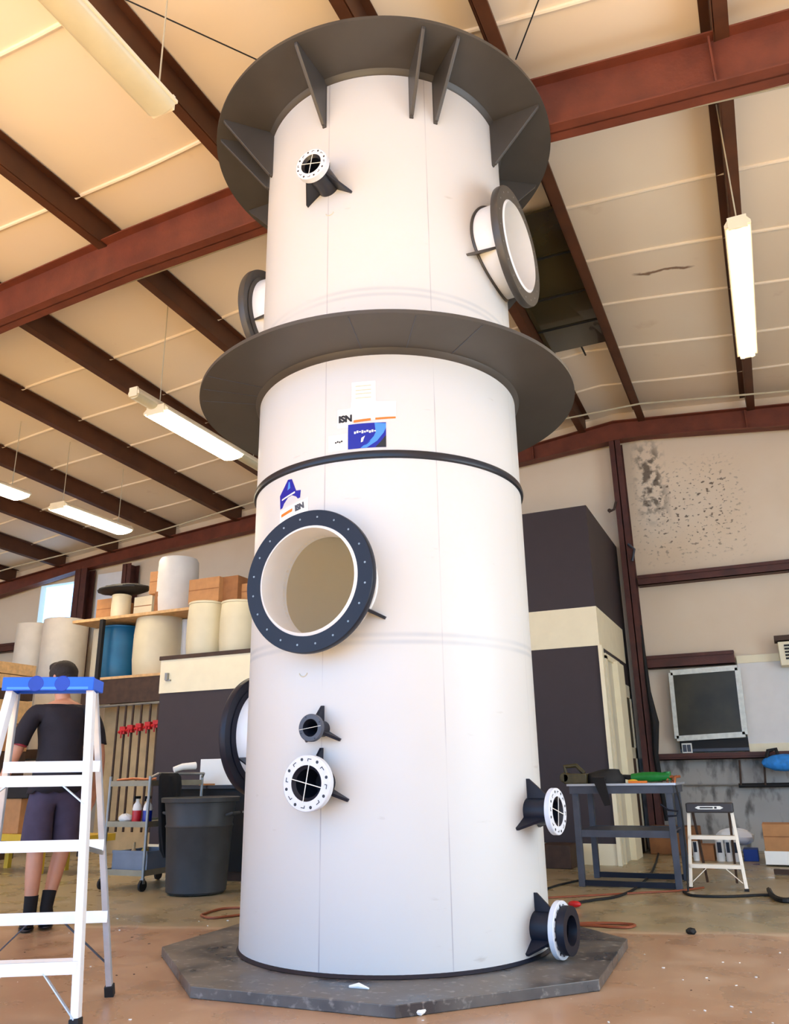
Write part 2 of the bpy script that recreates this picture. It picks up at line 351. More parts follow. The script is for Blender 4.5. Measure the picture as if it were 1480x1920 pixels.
# ---------------------------------------------------------------- steel frames
def rafter(zt, zb, y0, y1, label, wl=.012, fd=.2):
    b = MB(); X = sorted(set([p[0] for p in zt+zb]+[XL+1e-3*0])); yc = (y0+y1)/2
    for x0, x1 in zip(X, X[1:]):
        if x1 <= XL: continue
        a0, a1, c0, c1 = lerp(zt, x0), lerp(zt, x1), lerp(zb, x0), lerp(zb, x1)
        def q(ya, yb, p0, p1, r0_, r1_):
            b.add([(x0, ya, r0_), (x1, ya, r1_), (x1, yb, r1_), (x0, yb, r0_), (x0, ya, p0), (x1, ya, p1), (x1, yb, p1), (x0, yb, p0)],
                  [(0, 3, 2, 1), (4, 5, 6, 7), (0, 1, 5, 4), (2, 3, 7, 6), (1, 2, 6, 5), (0, 4, 7, 3)])
        q(yc-.01, yc+.01, a0, a1, c0, c1); q(yc-fd/2, yc+fd/2, c0+.015, c1+.015, c0, c1); q(yc-fd/2, yc+fd/2, a0, a1, a0-.015, a1-.015)
    for xx in (.30, -7.6, -3.1):                                 # web stiffeners and splice plates
        b.box(xx, xx+.015, yc-fd/2, yc+fd/2, lerp(zb, xx)+.015, lerp(zt, xx)-.045)
    o = b.build('roof_rafter', oxide); return tag(o, label, 'rafter', 'sloping steel roof rafters')
rafter(ZtF, ZbF, YF-.0, YF+.2, 'red-brown steel rafter crossing above the big white tower')
rafter(ZtR, ZbR, YR-.15, YR+.05, 'red-brown steel rafter along the top of the far end wall')
PX = [(1.95, 'rightmost'), (.35, 'r'), (-1.3, ''), (-2.18, ''), (-3.92, ''), (-5.82, ''), (-7.62, ''), (-9.2, ''), (-10.85, ''), (-12.4, ''), (-13.9, ''), (-15.4, '')]
PL = ['brown roof purlin hidden mostly past the right edge', 'brown roof purlin above the lit lamp on the right side', 'brown roof purlin just right of the dark glossy roof strip',
      'brown roof purlin left of the dark glossy roof strip', 'brown roof purlin beside the unlit lamp at top left', 'brown roof purlin second left of the unlit top left lamp, ending behind the tower rings',
      'brown roof purlin running over the lit lamp nearest the tower', 'brown roof purlin right of the lit lamp hung on two wires', 'brown roof purlin left of the lit lamp hung on two wires',
      'brown roof purlin fourth from the far left', 'dark perforated-looking roof purlin third from the far left', 'brown roof purlin second from the far left corner']
for (x, _), lb in zip(PX[1:], PL[1:]):
    b = MB()
    YS = [Y0, YF, YR]
    for ya, yb in zip(YS, YS[1:]):
        z0, z1 = Zt(x, ya), Zt(x, yb)
        fl = -1 if x < -1.7 else 1
        def seg(xa, xb, da, db):
            b.add([(xa, ya, z0+da), (xb, ya, z0+da), (xb, yb, z1+da), (xa, yb, z1+da), (xa, ya, z0+db), (xb, ya, z0+db), (xb, yb, z1+db), (xa, yb, z1+db)],
                  [(0, 3, 2, 1), (4, 5, 6, 7), (0, 1, 5, 4), (2, 3, 7, 6), (1, 2, 6, 5), (0, 4, 7, 3)])
        seg(x-.006, x+.006, -.03, .24); seg(x-.11*(fl < 0), x+.11*(fl > 0), -.03, -.018); seg(x-.08*(fl > 0), x+.08*(fl < 0), .23, .24)
        if x < -1.7: seg(x-.11, x-.10, -.018, .006)
        else: seg(x+.10, x+.11, -.018, .006)
    tag(b.build('roof_purlin', oxide_d), lb, 'purlin', 'steel roof purlins')
# dark glossy panel standing in for the roof gap between the ridge purlins
b = MB(); ya, yb = 7.3, 10.35
for i in range(1):
    b.add([(-2.16, ya, Zt(-2.16, ya)+.17), (-1.31, ya, Zt(-1.31, ya)+.17), (-1.31, yb, Zt(-1.31, yb)+.17), (-2.16, yb, Zt(-2.16, yb)+.17),
           (-2.16, ya, Zt(-2.16, ya)+.2), (-1.31, ya, Zt(-1.31, ya)+.2), (-1.31, yb, Zt(-1.31, yb)+.2), (-2.16, yb, Zt(-2.16, yb)+.2)],
          [(0, 3, 2, 1), (4, 5, 6, 7), (0, 1, 5, 4), (2, 3, 7, 6), (1, 2, 6, 5), (0, 4, 7, 3)])
ridge_m = mat('dark_olive_glossy_sheet', rgb(66, 58, 34), .14, var=.25, scale=2, coat=.6)
pn = b.build('ridge_gap_panel', ridge_m); tag(pn, 'dark olive glossy panel standing in for the gap beside the ridge', 'roof gap')
b = MB()
for yy in (8.1, 8.95, 9.7): b.box(-2.16, -1.31, yy, yy+.025, Zt(-1.7, yy)+.12, Zt(-1.7, yy)+.17)
b.bar((-1.75, ya, Zt(-1.7, ya)+.15), (-1.70, yb+.3, Zt(-1.7, yb)+.15), .02, .02)
b.build('batten', rubber, pn)
# end wall columns and girts
def hcol(x0, x1, y0, y1, z0, z1, label):
    b = MB(); xc = (x0+x1)/2
    b.box(x0, x1, y0, y0+.015, z0, z1); b.box(x0, x1, y1-.015, y1, z0, z1); b.box(xc-.008, xc+.008, y0, y1, z0, z1)
    b.box(x0-.03, x1+.03, y0-.02, y1+.0, z0, z0+.02)
    return tag(b.build('wall_column', oxide_w), label, 'column', 'steel end wall columns')
hcol(-1.80, -1.62, 12.72, 12.98, 0, 6.28, 'red-brown steel wall column beside the dark office corner')
hcol(-12.05, -11.82, 12.72, 12.98, 0, 5.42, 'dark steel wall column behind the storage rack')
hcol(-13.38, -13.05, 12.72, 12.98, 0, 5.46, 'red-brown steel wall column beside the bright opening at left')
def girt(x0, x1, z0, z1, label):
    b = MB(); b.box(x0, x1, 12.86, 12.87, z0, z1); b.box(x0, x1, 12.86, 13.04, z0, z0+.012); b.box(x0, x1, 12.86, 13.04, z1-.012, z1); b.box(x0, x1, 12.84, 12.86, z1-.05, z1)
    return tag(b.build('wall_girt', oxide_w), label, 'girt', 'horizontal steel wall girts')
girt(-1.6, XR, 3.84, 4.0, 'upper brown girt on the right part of the end wall')
girt(-1.6, -.36, 2.55, 2.74, 'brown girt directly above the white framed window')
girt(-1.6, XR, 1.22, 1.31, 'dark girt below the window on the end wall')
girt(XL, -15.0, 3.84, 4.02, 'short brown girt at the far left edge')
# thin wires
def wire(pts, label, r=.011, m=wire_m): tag(MB().tube(pts, r, 6, 0).build('ceiling_wire', m), label, 'wire')
def sagw(px, Y, n=6):
    return [at(x, y, Y) for x, y in px]
wire([at(0, 612, 6.05), at(240, 530, 6.05), at(480, 445, 6.05), at(745, 345, 6.05), at(1040, 256, 6.05), at(1180, 228, 6.05), at(1480, 160, 6.05), at(1600, 132, 6.05)], 'long thin conduit just behind the nearer rafter')
wire([at(-100, 1100, 11.4), at(30, 1062, 11.4), at(300, 995, 11.4), at(480, 940, 11.4), at(760, 862, 11.4), at(1050, 787, 11.4), at(1200, 757, 11.4), at(1480, 733, 11.4), at(1600, 722, 11.4)], 'long pale cable running below the far rafter', .014)
wire([(-3.85, 3.3, 6.80), (-1.9, 6.3, 6.88)], 'thin diagonal brace rod at top left of the tower', .006, ink)
wire([(-.78, 4.7, 6.80), (-1.18, 5.3, 6.84)], 'thin brace rod at top right of the tower', .006, ink)
# ---------------------------------------------------------------- office block
def office():
    o = thing('office_block', (-3, 10.65, 0), 'dark aubergine and cream office block built against the end wall', 'office')
    b = MB(); b.box(-4.6, -1.9, 10.65, 13.04, 0, 4.557); b.build('wall_panel', dark_paint, o)
    b = MB(); b.box(-4.6, -1.893, 10.643, 12.72, 2.634, 3.15); tag(b.build('cream_band', cream, o), 'cream painted band')
    b = MB(); b.box(-4.6, -1.89, 10.64, 10.66, 0, .24); b.box(-1.91, -1.86, 10.61, 10.72, 0, 2.634); b.build('skirting_and_corner_trim', cream, o)
    b = MB(); b.box(-1.9, -1.875, 10.85, 11.85, 0, 2.5); d = b.build('doorway_panel', cream_d, o)
    b = MB(); b.box(-1.88, -1.85, 10.78, 10.9, 0, 2.52); b.box(-1.88, -1.80, 11.35, 11.85, .0, 2.5); b.box(-1.88, -1.85, 10.78, 11.85, 2.48, 2.55); b.build('door_jamb', cream, d)
    b = MB(); b.box(-1.9, -1.865, 12.02, 12.12, 0, 2.28); b.box(-1.9, -1.865, 12.6, 12.7, 0, 2.28); b.box(-1.9, -1.865, 12.02, 12.7, 2.1, 2.28); b.box(-1.9, -1.865, 12.02, 12.7, 1.25, 1.4); f = b.build('glazed_door', cream_d, o)
    MB().box(-1.885, -1.875, 12.12, 12.6, 1.4, 2.1).build('pane', glass_dk, f)
    MB().box(-1.89, -1.875, 12.12, 12.6, 0, 1.25).build('lower_panel', wood_d, f)
office()
def office2():
    o = thing('low_office_block', (-6, 9.06, 0), 'lower dark office block with cream band, left of the tower', 'office')
    b = MB(); b.box(-7.69, -4.6, 9.06, 13.04, 0, 2.64); b.build('wall_panel', dark_paint, o)
    b = MB(); b.box(-7.70, -4.6, 9.045, 9.1, 2.2, 2.66); tag(b.build('cream_band', cream, o), 'cream painted band')
    b = MB(); b.box(-7.72, -4.6, 9.03, 13.0, 2.655, 2.71); tag(b.build('roof_cap', wood_d, o), 'dark brown cap strip')
    b = MB(); b.box(-7.69, -4.6, 9.045, 9.07, .04, .26); b.build('skirting', cream, o)
    b = MB(); b.box(-7.58, -7.54, 9.0, 9.045, 2.37, 2.47); b.box(-7.58, -7.50, 9.02, 9.045, 2.36, 2.38); tag(b.build('hook', steel_l, o), 'small metal hook')
office2()
# ---------------------------------------------------------------- the tower
TX, TY, TR = -2.372, 5.182, .9756
def cyl(a, z, r): a = math.radians(a); return Vector((TX+r*math.cos(a), TY+r*math.sin(a), z))
tw = thing('scrubber_tower', (TX, TY, 0), 'tall white plastic scrubber tower with dark flanges standing on a black octagonal plate', 'tower')
ov = [cyl(22.5+45*k+2, 0, 1.475) for k in range(8)]
b = MB(); b.plate([v+Vector((0, 0, .028)) for v in ov], (0, 0, 1), .054); tag(b.build('base_plate', plateM, tw, bevel=.004), 'dusty black octagonal base plate')
b = MB(); prof = [(TR, .055), (TR, 6.13), (TR-.022, 6.13), (TR-.022, .055)]
b.lathe(prof, (TX, TY, 0), n=160, closed=True)
shell = b.build('shell', shellM, tw)
MAN = [(-90.5, 2.17, .429, .317, 1.148), (-4, 4.84, .452, .333, 1.15), (180, 4.86, .43, .32, 1.15), (176, 1.36, .43, .32, 1.15)]
cut = MB()
for a, z, R, ri, h in MAN:
    n = Vector((math.cos(math.radians(a)), math.sin(math.radians(a)), 0)); cut.lathe([(0, .6), (ri, .6), (ri, 1.3), (0, 1.3)], (TX, TY, z), n, n=64)
for a, z, ri in ((-90, 5.14, .06), (-89.5, 1.324, .03), (-89.7, 1.027, .075), (-8.8, .845, .06), (-8.4, .215, .08)):
    n = Vector((math.cos(math.radians(a)), math.sin(math.radians(a)), 0)); cut.lathe([(0, .6), (ri, .6), (ri, 1.3), (0, 1.3)], (TX, TY, z), n, n=32)
co = cut.build('cutter', shellM, tw); bpy.context.view_layer.update()
md = shell.modifiers.new('b', 'BOOLEAN'); md.object = co; md.operation = 'DIFFERENCE'; md.solver = 'EXACT'; md.use_self = True
dg = bpy.context.evaluated_depsgraph_get(); me = bpy.data.meshes.new_from_object(shell.evaluated_get(dg)); shell.modifiers.clear(); shell.data = me; bpy.data.objects.remove(co)
me.polygons.foreach_set('use_smooth', [True]*len(me.polygons)); me.set_sharp_from_angle(angle=math.radians(40)); me.materials.append(shellI)
for p in me.polygons: p.material_index = 1 if math.hypot(p.center.x, p.center.y) < (TR-.012)*K and abs(p.normal.z) < .5 and p.normal.x*p.center.x+p.normal.y*p.center.y < 0 else 0
# weld ring and beads
b = MB(); pr = [(TR, 2.965), (TR+.016, 2.972), (TR+.02, 2.99), (TR+.014, 3.014), (TR, 3.022)]; b.lathe(pr, (TX, TY, 0), n=128)
tag(b.build('hoop_weld', black, tw), 'thick black welded hoop')
b = MB(); b.lathe([(TR, .054), (TR+.014, .058), (TR, .075)], (TX, TY, 0), n=128); b.build('base_weld', navy, tw)
def ringfl(name, z, th, R, lab):
    b = MB(); b.lathe([(TR, z), (R, z), (R, z+th), (TR, z+th)], (TX, TY, 0), n=160)
    b.lathe([(TR, z-.035), (TR+.012, z-.028), (TR+.035, z)], (TX, TY, 0), n=128)
    return tag(b.build(name, pp_dark, tw, sharp=30), lab)
f2 = ringfl('middle_flange', 3.736, .026, 1.4229, 'dark grey ring flange around the middle')
f3 = ringfl('top_flange', 6.096, .028, 1.4219, 'dark grey ring flange at the top')
for a in (-40, -58, -75, -128.5, -137, -145):
    p, q = cyl(a, 3.735, TR+.03), cyl(a, 3.735, 1.40); MB().bar(p, q, .006, .003, (-math.sin(math.radians(a)), math.cos(math.radians(a)), 0)).build('weld_bead', grey_steel, f2)
for a in (-92.3, -53.3, -42.2, -3, -133.5, -142.5, 180, 36, 48, 128, 138, 90):
    t = (-math.sin(math.radians(a)), math.cos(math.radians(a)), 0)
    b = MB(); b.plate([cyl(a, 5.675, TR-.004), cyl(a, 5.68, TR+.03), cyl(a, 6.075, 1.385), cyl(a, 6.097, 1.39), cyl(a, 6.097, TR-.004)], t, .026)
    b.tube([cyl(a, 5.67, TR+.004), cyl(a, 6.09, TR+.004)], .017, 8); b.build('gusset', pp_dark, tw, bevel=.003)
def shell_h(s): return math.sqrt(max(0, TR*TR-s*s))
def gussets(par, a, z, rn, rg, hb, angs, th, m):
    n = Vector((math.cos(math.radians(a)), math.sin(math.radians(a)), 0)); t = Vector((-n.y, n.x, 0)); c = Vector((TX, TY, z))
    for g in angs:
        g = math.radians(g); d = t*math.cos(g)+Vector((0, 0, 1))*math.sin(g)
        def P(rho, h): return c+d*rho+n*h
        s1, s2 = abs(rn*math.cos(g)), abs(rg*math.cos(g))
        h1, h2 = shell_h(s1)-.015, shell_h(s2)-.006
        nn = d.cross(n); hm = hb
        MB().plate([P(rn-.01, h1), P((rn+rg)/2, (shell_h((s1+s2)/2))-.006), P(rg, h2), P(rg, h2+.022), P(rn-.006+.02*0, hm)], nn, th).build('gusset', m, par)
def manway(a, z, R, ri, h, dark_ring=False, holes=20):
    n = Vector((math.cos(math.radians(a)), math.sin(math.radians(a)), 0)); t = Vector((-n.y, n.x, 0)); c = Vector((TX, TY, z))
    b = MB(); ro = ri+.018
    # neck follows the curved shell
    vs = []; nn = 72
    for k in range(nn):
        g = 2*math.pi*k/nn; d = t*math.cos(g)+Vector((0, 0, 1))*math.sin(g)
        vs += [c+d*ro+n*(shell_h(ro*math.cos(g))-.03), c+d*ro+n*h, c+d*ri+n*(h+.012), c+d*ri+n*(shell_h(ri*math.cos(g))-.04)]
    fs = []
    for k in range(nn):
        j = (k+1) % nn
        for i in range(4): fs.append((4*k+i, 4*j+i, 4*j+(i+1) % 4, 4*k+(i+1) % 4))
    b.add(vs, fs, 0, True); nk = b.build('manway_neck', white_pp, tw)
    b = MB(); b.lathe([(ro, h-.05), (R, h-.05), (R+.004, h-.04), (R+.004, h-.004), (R, h+.004), (ro, h+.004)], c, n, n=96, closed=True, m=0)
    b.lathe([(ro+.0, h-.05), (ro+.03, h-.056), (ro, h-.075)], c, n, n=72)
    for k in range(holes):
        g = 2*math.pi*(k+.5)/holes; d = t*math.cos(g)+Vector((0, 0, 1))*math.sin(g); rr = R*.9
        b.lathe([(0, h+.0052), (.006, h+.0052), (.007, h+.003)], c+d*rr, n, n=10, m=1)
    b.build('flange_ring', [navy if z < 3 else pp_dark, steel_l], nk)
    vs = []
    pts = []
    for k in range(nn+1):
        g = 2*math.pi*k/nn; d = t*math.cos(g)+Vector((0, 0, 1))*math.sin(g); pts.append(c+d*(ro+.004)+n*(shell_h(ro*math.cos(g))+.002))
    MB().tube(pts, .013, 8, caps=False).build('neck_weld', pp_dark if dark_ring else white_pp, nk)
    gussets(nk, a, z, ro, R+.02, h-.06, (90, -30, 210), .018, black if z < 3 else pp_dark)
manway(*MAN[0]); manway(*MAN[1], dark_ring=True); manway(*MAN[2]); manway(*MAN[3])
def nozzle(a, z, R, rn, h, ringm, darkm, rg, cross=1, th=.035, stub=0, angs=(90, -30, 210), mk=8):
    n = Vector((math.cos(math.radians(a)), math.sin(math.radians(a)), 0)); t = Vector((-n.y, n.x, 0)); c = Vector((TX, TY, z)); U = Vector((0, 0, 1))
    ri = R*.64
    b = MB(); b.lathe([(rn, TR-.06), (rn, h-th), (rn+.006, h-th)], c, n, n=32); b.lathe([(ri, h-.002), (ri*.8, h-.02), (ri*.72, TR-.05), (0, TR-.05)], c, n, n=32)
    nz = b.build('nozzle_pipe', darkm, tw)
    b = MB(); b.lathe([(ri, h-th), (R-.004, h-th), (R, h-th+.004), (R, h-.004), (R-.004, h), (ri, h)], c, n, n=48, closed=True)
    for k in range(mk):
        g = 2*math.pi*(k+.3)/mk; d = t*math.cos(g)+U*math.sin(g); e = -t*math.sin(g)+U*math.cos(g)
        b.lathe([(0, h+.0012), (R*.055, h+.0012), (R*.06, h)], c+d*R*.86, n, n=10, m=1)
        if mk == 8:
            g += math.pi/8; d = t*math.cos(g)+U*math.sin(g); e = -t*math.sin(g)+U*math.cos(g)
            b.obox(c+d*R*.86+n*(h+.0006), e, d, n, R*.075, R*.014, .0006, 1)
            b.obox(c+d*R*.82+e*R*.07+n*(h+.0006), d, e, n, R*.05, R*.014, .0006, 1)
    b.build('ring', [ringm, black], nz)
    if cross:
        b = MB()
        for g in ((80, -14) if cross == 2 else (8,)):
            g = math.radians(g); d = t*math.cos(g)+U*math.sin(g); e = -t*math.sin(g)+U*math.cos(g)
            b.obox(c+n*(h+.002), d, e, n, ri*1.06 if cross == 2 else R*.9, R*.014, .0015)
        tag(b.build('cord_strap', paper, nz), 'thin white crossing cord')
    if stub:
        b = MB(); r2 = R*.84; b.lathe([(r2*.95, h), (r2, h+.006), (r2, h+stub), (r2*.62, h+stub), (r2*.55, h)], c, n, n=40); b.build('stub_collar', darkm, nz)
    gussets(nz, a, z, rn, rg, h-th-.004, angs, .016, darkm)
nozzle(-90, 5.125, .123, .085, 1.23, white_rough, black, .21, cross=2, th=.05)
nozzle(-89.5, 1.322, .076, .045, 1.125, grey_steel, navy, .13, cross=1, th=.03, mk=4)
nozzle(-89.7, 1.027, .149, .085, 1.152, white_rough, navy, .19, cross=2, th=.045)
nozzle(-8.8, .845, .131, .075, 1.165, white_rough, navy, .185, cross=2)
nozzle(-8.4, .213, .152, .09, 1.142, white_rough, navy, .185, cross=0, stub=.05, angs=(90, -40, 220))
# curved stickers
def patch(name, corners, m, off=.0015, par=tw, n=14):
    (a0, zl0), (a1, zr0), (a2, zr1), (a3, zl1) = corners; vs = []; fs = []
    for i in range(n+1):
        k = i/n; vs.append(cyl(a0+(a1-a0)*k, zl0+(zr0-zl0)*k, TR+off)); vs.append(cyl(a3+(a2-a3)*k, zl1+(zr1-zl1)*k, TR+off))
    for i in range(n): fs.append((2*i, 2*i+2, 2*i+3, 2*i+1))
    return MB().add(vs, fs, 0, True).build(name, m, par)
def R4(a0, a1, z0, z1): return [(a0, z0), (a1, z0), (a1, z1), (a0, z1)]
def poly(name, pts, m, off, par):
    bm = MB(); N_ = len(pts); cx = sum(p[0] for p in pts)/N_; cz = sum(p[1] for p in pts)/N_
    bm.add([cyl(cx, cz, TR+off)]+[cyl(a, z, TR+off) for a, z in pts], [(0, i+1, (i+1) % N_+1) for i in range(N_)]); return bm.build(name, m, par)
def ctext(txt, a, z, size, m, par, name='lettering', off=.004, rot=0):
    cu = bpy.data.curves.new('t', 'FONT'); cu.body = txt; cu.size = size*K; cu.extrude = 0; cu.offset = .0035
    to = bpy.data.objects.new('t', cu); COL.objects.link(to); bpy.context.view_layer.update(); dg = bpy.context.evaluated_depsgraph_get()
    me = bpy.data.meshes.new_from_object(to.evaluated_get(dg)); bpy.data.objects.remove(to)
    b = MB(); cr, sr = math.cos(math.radians(rot)), math.sin(math.radians(rot))
    vs = []
    for v in me.vertices:
        x, y = v.co.x/K, v.co.y/K; x, y = x*cr-y*sr, x*sr+y*cr
        vs.append(cyl(a+math.degrees(x/TR), z+y, TR+off))
    b.add(vs, [tuple(p.vertices) for p in me.polygons]); return b.build(name, m, par)
pa = patch('paper_sheet', R4(-79.2, -69.9, 3.355, 3.51), paper, .0012)
pb = patch('paper_tag', [(-79.5, 3.235), (-62.2, 3.235), (-62.2, 3.36), (-79.5, 3.36)], paper, .002)
for z in (3.475, 3.445, 3.42, 3.39): patch('print_line', R4(-77.7, -71.6, z, z+.008), cream_d, .003, pa)
patch('orange_strip', [(-78.4, 3.222), (-71.8, 3.228), (-71.8, 3.245), (-78.4, 3.239)], tape_o, .0035, pb)
patch('orange_strip', [(-70.1, 3.232), (-62.4, 3.238), (-62.4, 3.252), (-70.1, 3.246)], tape_o, .0035, pb)
pc = patch('paper_tag', R4(-84.9, -79.0, 3.195, 3.325), paper, .0016); ctext('ISN', -84.4, 3.235, .062, ink, pc)
pd = patch('paper_tag', R4(-88.6, -81, 3.04, 3.15), paper, .0014)
for k in range(4): patch('print_line', R4(-85.8+k*.8, -85.2+k*.8, 3.092+.004*(k % 2), 3.104+.004*(k % 2)), ink, .003, pd)
bl = patch('blue_sticker', [(-80.6, 3.04), (-66.1, 3.04), (-66.1, 3.212), (-80.6, 3.212)], st_blue, .0022)
poly('light_swoosh', [(-73.5, 3.041), (-69.5, 3.085), (-67.0, 3.14), (-66.1, 3.175), (-66.1, 3.205), (-70.4, 3.211), (-69.3, 3.17), (-71.2, 3.10), (-75.8, 3.041)], st_light, .003, bl)
poly('dark_corner', [(-70.2, 3.041), (-66.1, 3.041), (-66.1, 3.125), (-67.6, 3.09)], ink, .0032, bl)
for k in range(9): patch('white_lettering', R4(-78.2+k*.95, -77.5+k*.95, 3.142+.004*(k % 3), 3.158+.005*(k % 2)), paper, .0042, bl)
poly('white_arrow', [(-75.6, 3.08), (-74.8, 3.085), (-74.6, 3.10), (-74.0, 3.125), (-75.4, 3.11)], paper, .0042, bl)
# lower emblem under the hoop
le = poly('blue_emblem', [(-112.5, 2.735), (-101.3, 2.775), (-101.0, 2.825), (-103.4, 2.83), (-105.9, 2.92), (-108.2, 2.925), (-113.0, 2.83)], st_blue, .0016, tw)
poly('light_emblem_mark', [(-108.2, 2.85), (-106.6, 2.86), (-107.0, 2.905), (-107.6, 2.905)], st_light, .003, le)
patch('white_emblem_line', [(-111.5, 2.79), (-104.0, 2.815), (-104.0, 2.827), (-111.5, 2.80)], paper, .003, le)
lt = patch('paper_tag', [(-112.5, 2.60), (-97.3, 2.655), (-97.3, 2.76), (-112.5, 2.72)], paper, .0014)
patch('orange_strip', [(-111.6, 2.675), (-105.2, 2.695), (-105.2, 2.715), (-111.6, 2.695)], tape_o, .003, lt); ctext('ISN', -103.6, 2.69, .052, grey_steel, lt, rot=8)
patch('white_sheet', [(-115.5, 2.50), (-104.5, 2.56), (-104.5, 2.62), (-115.5, 2.60)], paper, .0012)
for a, z in ((-89.2, 4.90), (-98.0, 1.66)):                       # small lifting-eye scars
    pts = [cyl(a+math.degrees(.032*math.cos(g)/TR), z+.03*math.sin(g), TR+.001) for g in [math.radians(200+14*k) for k in range(11)]]
    MB().tube(pts, .004, 6).build('scar_mark', cream_d, tw)
# ---------------------------------------------------------------- ladder, left foreground
LX, LY, LA, LH, WT, WB, DF, DR, ST = -3.394, 3.172, .525, 1.537, .196, .331, .212, .373, .031
LS = Vector((math.cos(LA), math.sin(LA), 0)); LT = Vector((-math.sin(LA), math.cos(LA), 0)); LO = Vector((LX, LY, 0))
def lp(s, t, z): return LO+LS*s+LT*t+Vector((0, 0, z))
def lf(sd, z): k = 1-z/LH; return lp(sd*(WT+(WB-WT)*k), -ST-DF*k, z)
def lr(sd, z): k = 1-z/LH; return lp(sd*(WT+(WB-WT)*k), ST+DR*k, z)
ld = thing('step_ladder', (LX, LY, 0), 'aluminium step ladder with a bright blue top cap in the left foreground', 'ladder')
for sd in (-1, 1):
    b = MB(); b.bar(lf(sd, .02), lf(sd, 1.50), .034, .07, LS); b.build('front_rail', alum_w, ld, bevel=.003)
    b = MB(); b.bar(lr(sd, .03), lr(sd, 1.50), .03, .034, LS); b.build('rear_rail', alum, ld, bevel=.003)
    b = MB(); b.bar(lf(sd, .0), lf(sd, .06), .044, .08, LS); b.build('foot', rubber, ld, bevel=.004)
    b = MB(); b.bar(lr(sd, .0), lr(sd, .055), .045, .045, LS); b.build('foot', rubber, ld, bevel=.004)
for z in (1.08, .28):
    w_ = WT+(WB-WT)*(1-z/LH); b = MB(); c = (lf(1, z)+lf(-1, z))/2
    b.obox(c+Vector((0, 0, 0)), LS, LT, (0, 0, 1), w_+.005, .042, .006); b.obox(c-LT*.04+Vector((0, 0, -.02)), LS, LT, (0, 0, 1), w_+.005, .004, .026)
    stp = b.build('step', alum_w, ld)
    for sd in (-1, 1):
        p = c+LS*sd*w_*.55-Vector((0, 0, .04))-LT*.035; q = lf(sd, z-.22 if z < 1 else z-.13)-LT*.03
        MB().bar(p, q, .022, .005, LT).build('knee_brace', alum, stp)
for z in (1.13, .74, .39):
    b = MB(); c = (lr(1, z)+lr(-1, z))/2; w_ = WT+(WB-WT)*(1-z/LH)
    b.obox(c-LT*.02, LS, LT, (0, 0, 1), w_+.012, .004, .028); hb = b.build('cross_bar', alum_w, ld)
    if z < .5:
        for sd in (-1, 1): MB().bar(c+LS*sd*.09-Vector((0, 0, .025)), lr(sd, z-.24), .02, .005, LT).build('knee_brace', grey_steel, hb)
b = MB(); b.bar(lf(1, .75)+LT*.02, lr(1, .70), .008, .022, LS); b.build('spreader', steel_l, ld)
b = MB(); zc = LH
b.obox(lp(0, 0, zc+.02), LS, LT, (0, 0, 1), .222, .10, .008); b.obox(lp(0, -.10, zc-.004), LS, LT, (0, 0, 1), .226, .008, .034); b.obox(lp(0, .10, zc-.004), LS, LT, (0, 0, 1), .222, .008, .03)
for s in (-1, 1): b.obox(lp(s*.218, 0, zc-.004), LS, LT, (0, 0, 1), .008, .10, .03)
cap = b.build('top_cap', blue_pl, ld, bevel=.004)
for s in (-.06, .07):
    b = MB(); b.lathe([(0, .003), (.036, .003), (.04, 0)], lp(s, -.107, zc-.004), -LT, n=24); b.build('recess_shade_disc', blue_dk, cap)  # raised discs, recess shade carried by their darker blue
MB().obox(lp(0, -.108, zc-.026), LS, LT, (0, 0, 1), .2, .001, .006).build('pale_rim', st_light, cap)
# ---------------------------------------------------------------- the man
def skin_geo(pts, edges, sub=2, remesh=0):
    me = bpy.data.meshes.new('s'); me.from_pydata([Vector(p[:3])*K for p in pts], edges, []); o = bpy.data.objects.new('s', me); COL.objects.link(o)
    sk = o.modifiers.new('k', 'SKIN'); sk.use_smooth_shade = True
    if not me.skin_vertices: bpy.context.view_layer.update()
    sv = me.skin_vertices[0].data
    for i, p in enumerate(pts):
        r = p[3]*K; r2 = (p[4] if len(p) > 4 else p[3])*K; sv[i].radius = (r, r2)
    sv[0].use_root = True
    ss = o.modifiers.new('u', 'SUBSURF'); ss.levels = sub; ss.render_levels = sub
    if remesh: rm = o.modifiers.new('r', 'REMESH'); rm.mode = 'VOXEL'; rm.voxel_size = remesh; rm.use_smooth_shade = True
    bpy.context.view_layer.update(); dg = bpy.context.evaluated_depsgraph_get(); e = bpy.data.meshes.new_from_object(o.evaluated_get(dg))
    b = MB(); b.add([v.co/K for v in e.vertices], [tuple(p.vertices) for p in e.polygons], 0, True); bpy.data.objects.remove(o); return b
MO = Vector((-5.23, 4.96, 0)); MF = Vector((-.74, .67, 0)).normalized(); MR = Vector((MF.y, -MF.x, 0)); S_ = 2.0/1.78
def mp(r, f, z, rad, r2=None): v = MO+(MR*r+MF*f)*S_+Vector((0, 0, z*S_)); return (v.x, v.y, v.z, rad*S_) if r2 is None else (v.x, v.y, v.z, rad*S_, r2*S_)
man = thing('person', tuple(MO), 'person seen from behind in a black polo and dark shorts, walking behind the ladder', 'person')
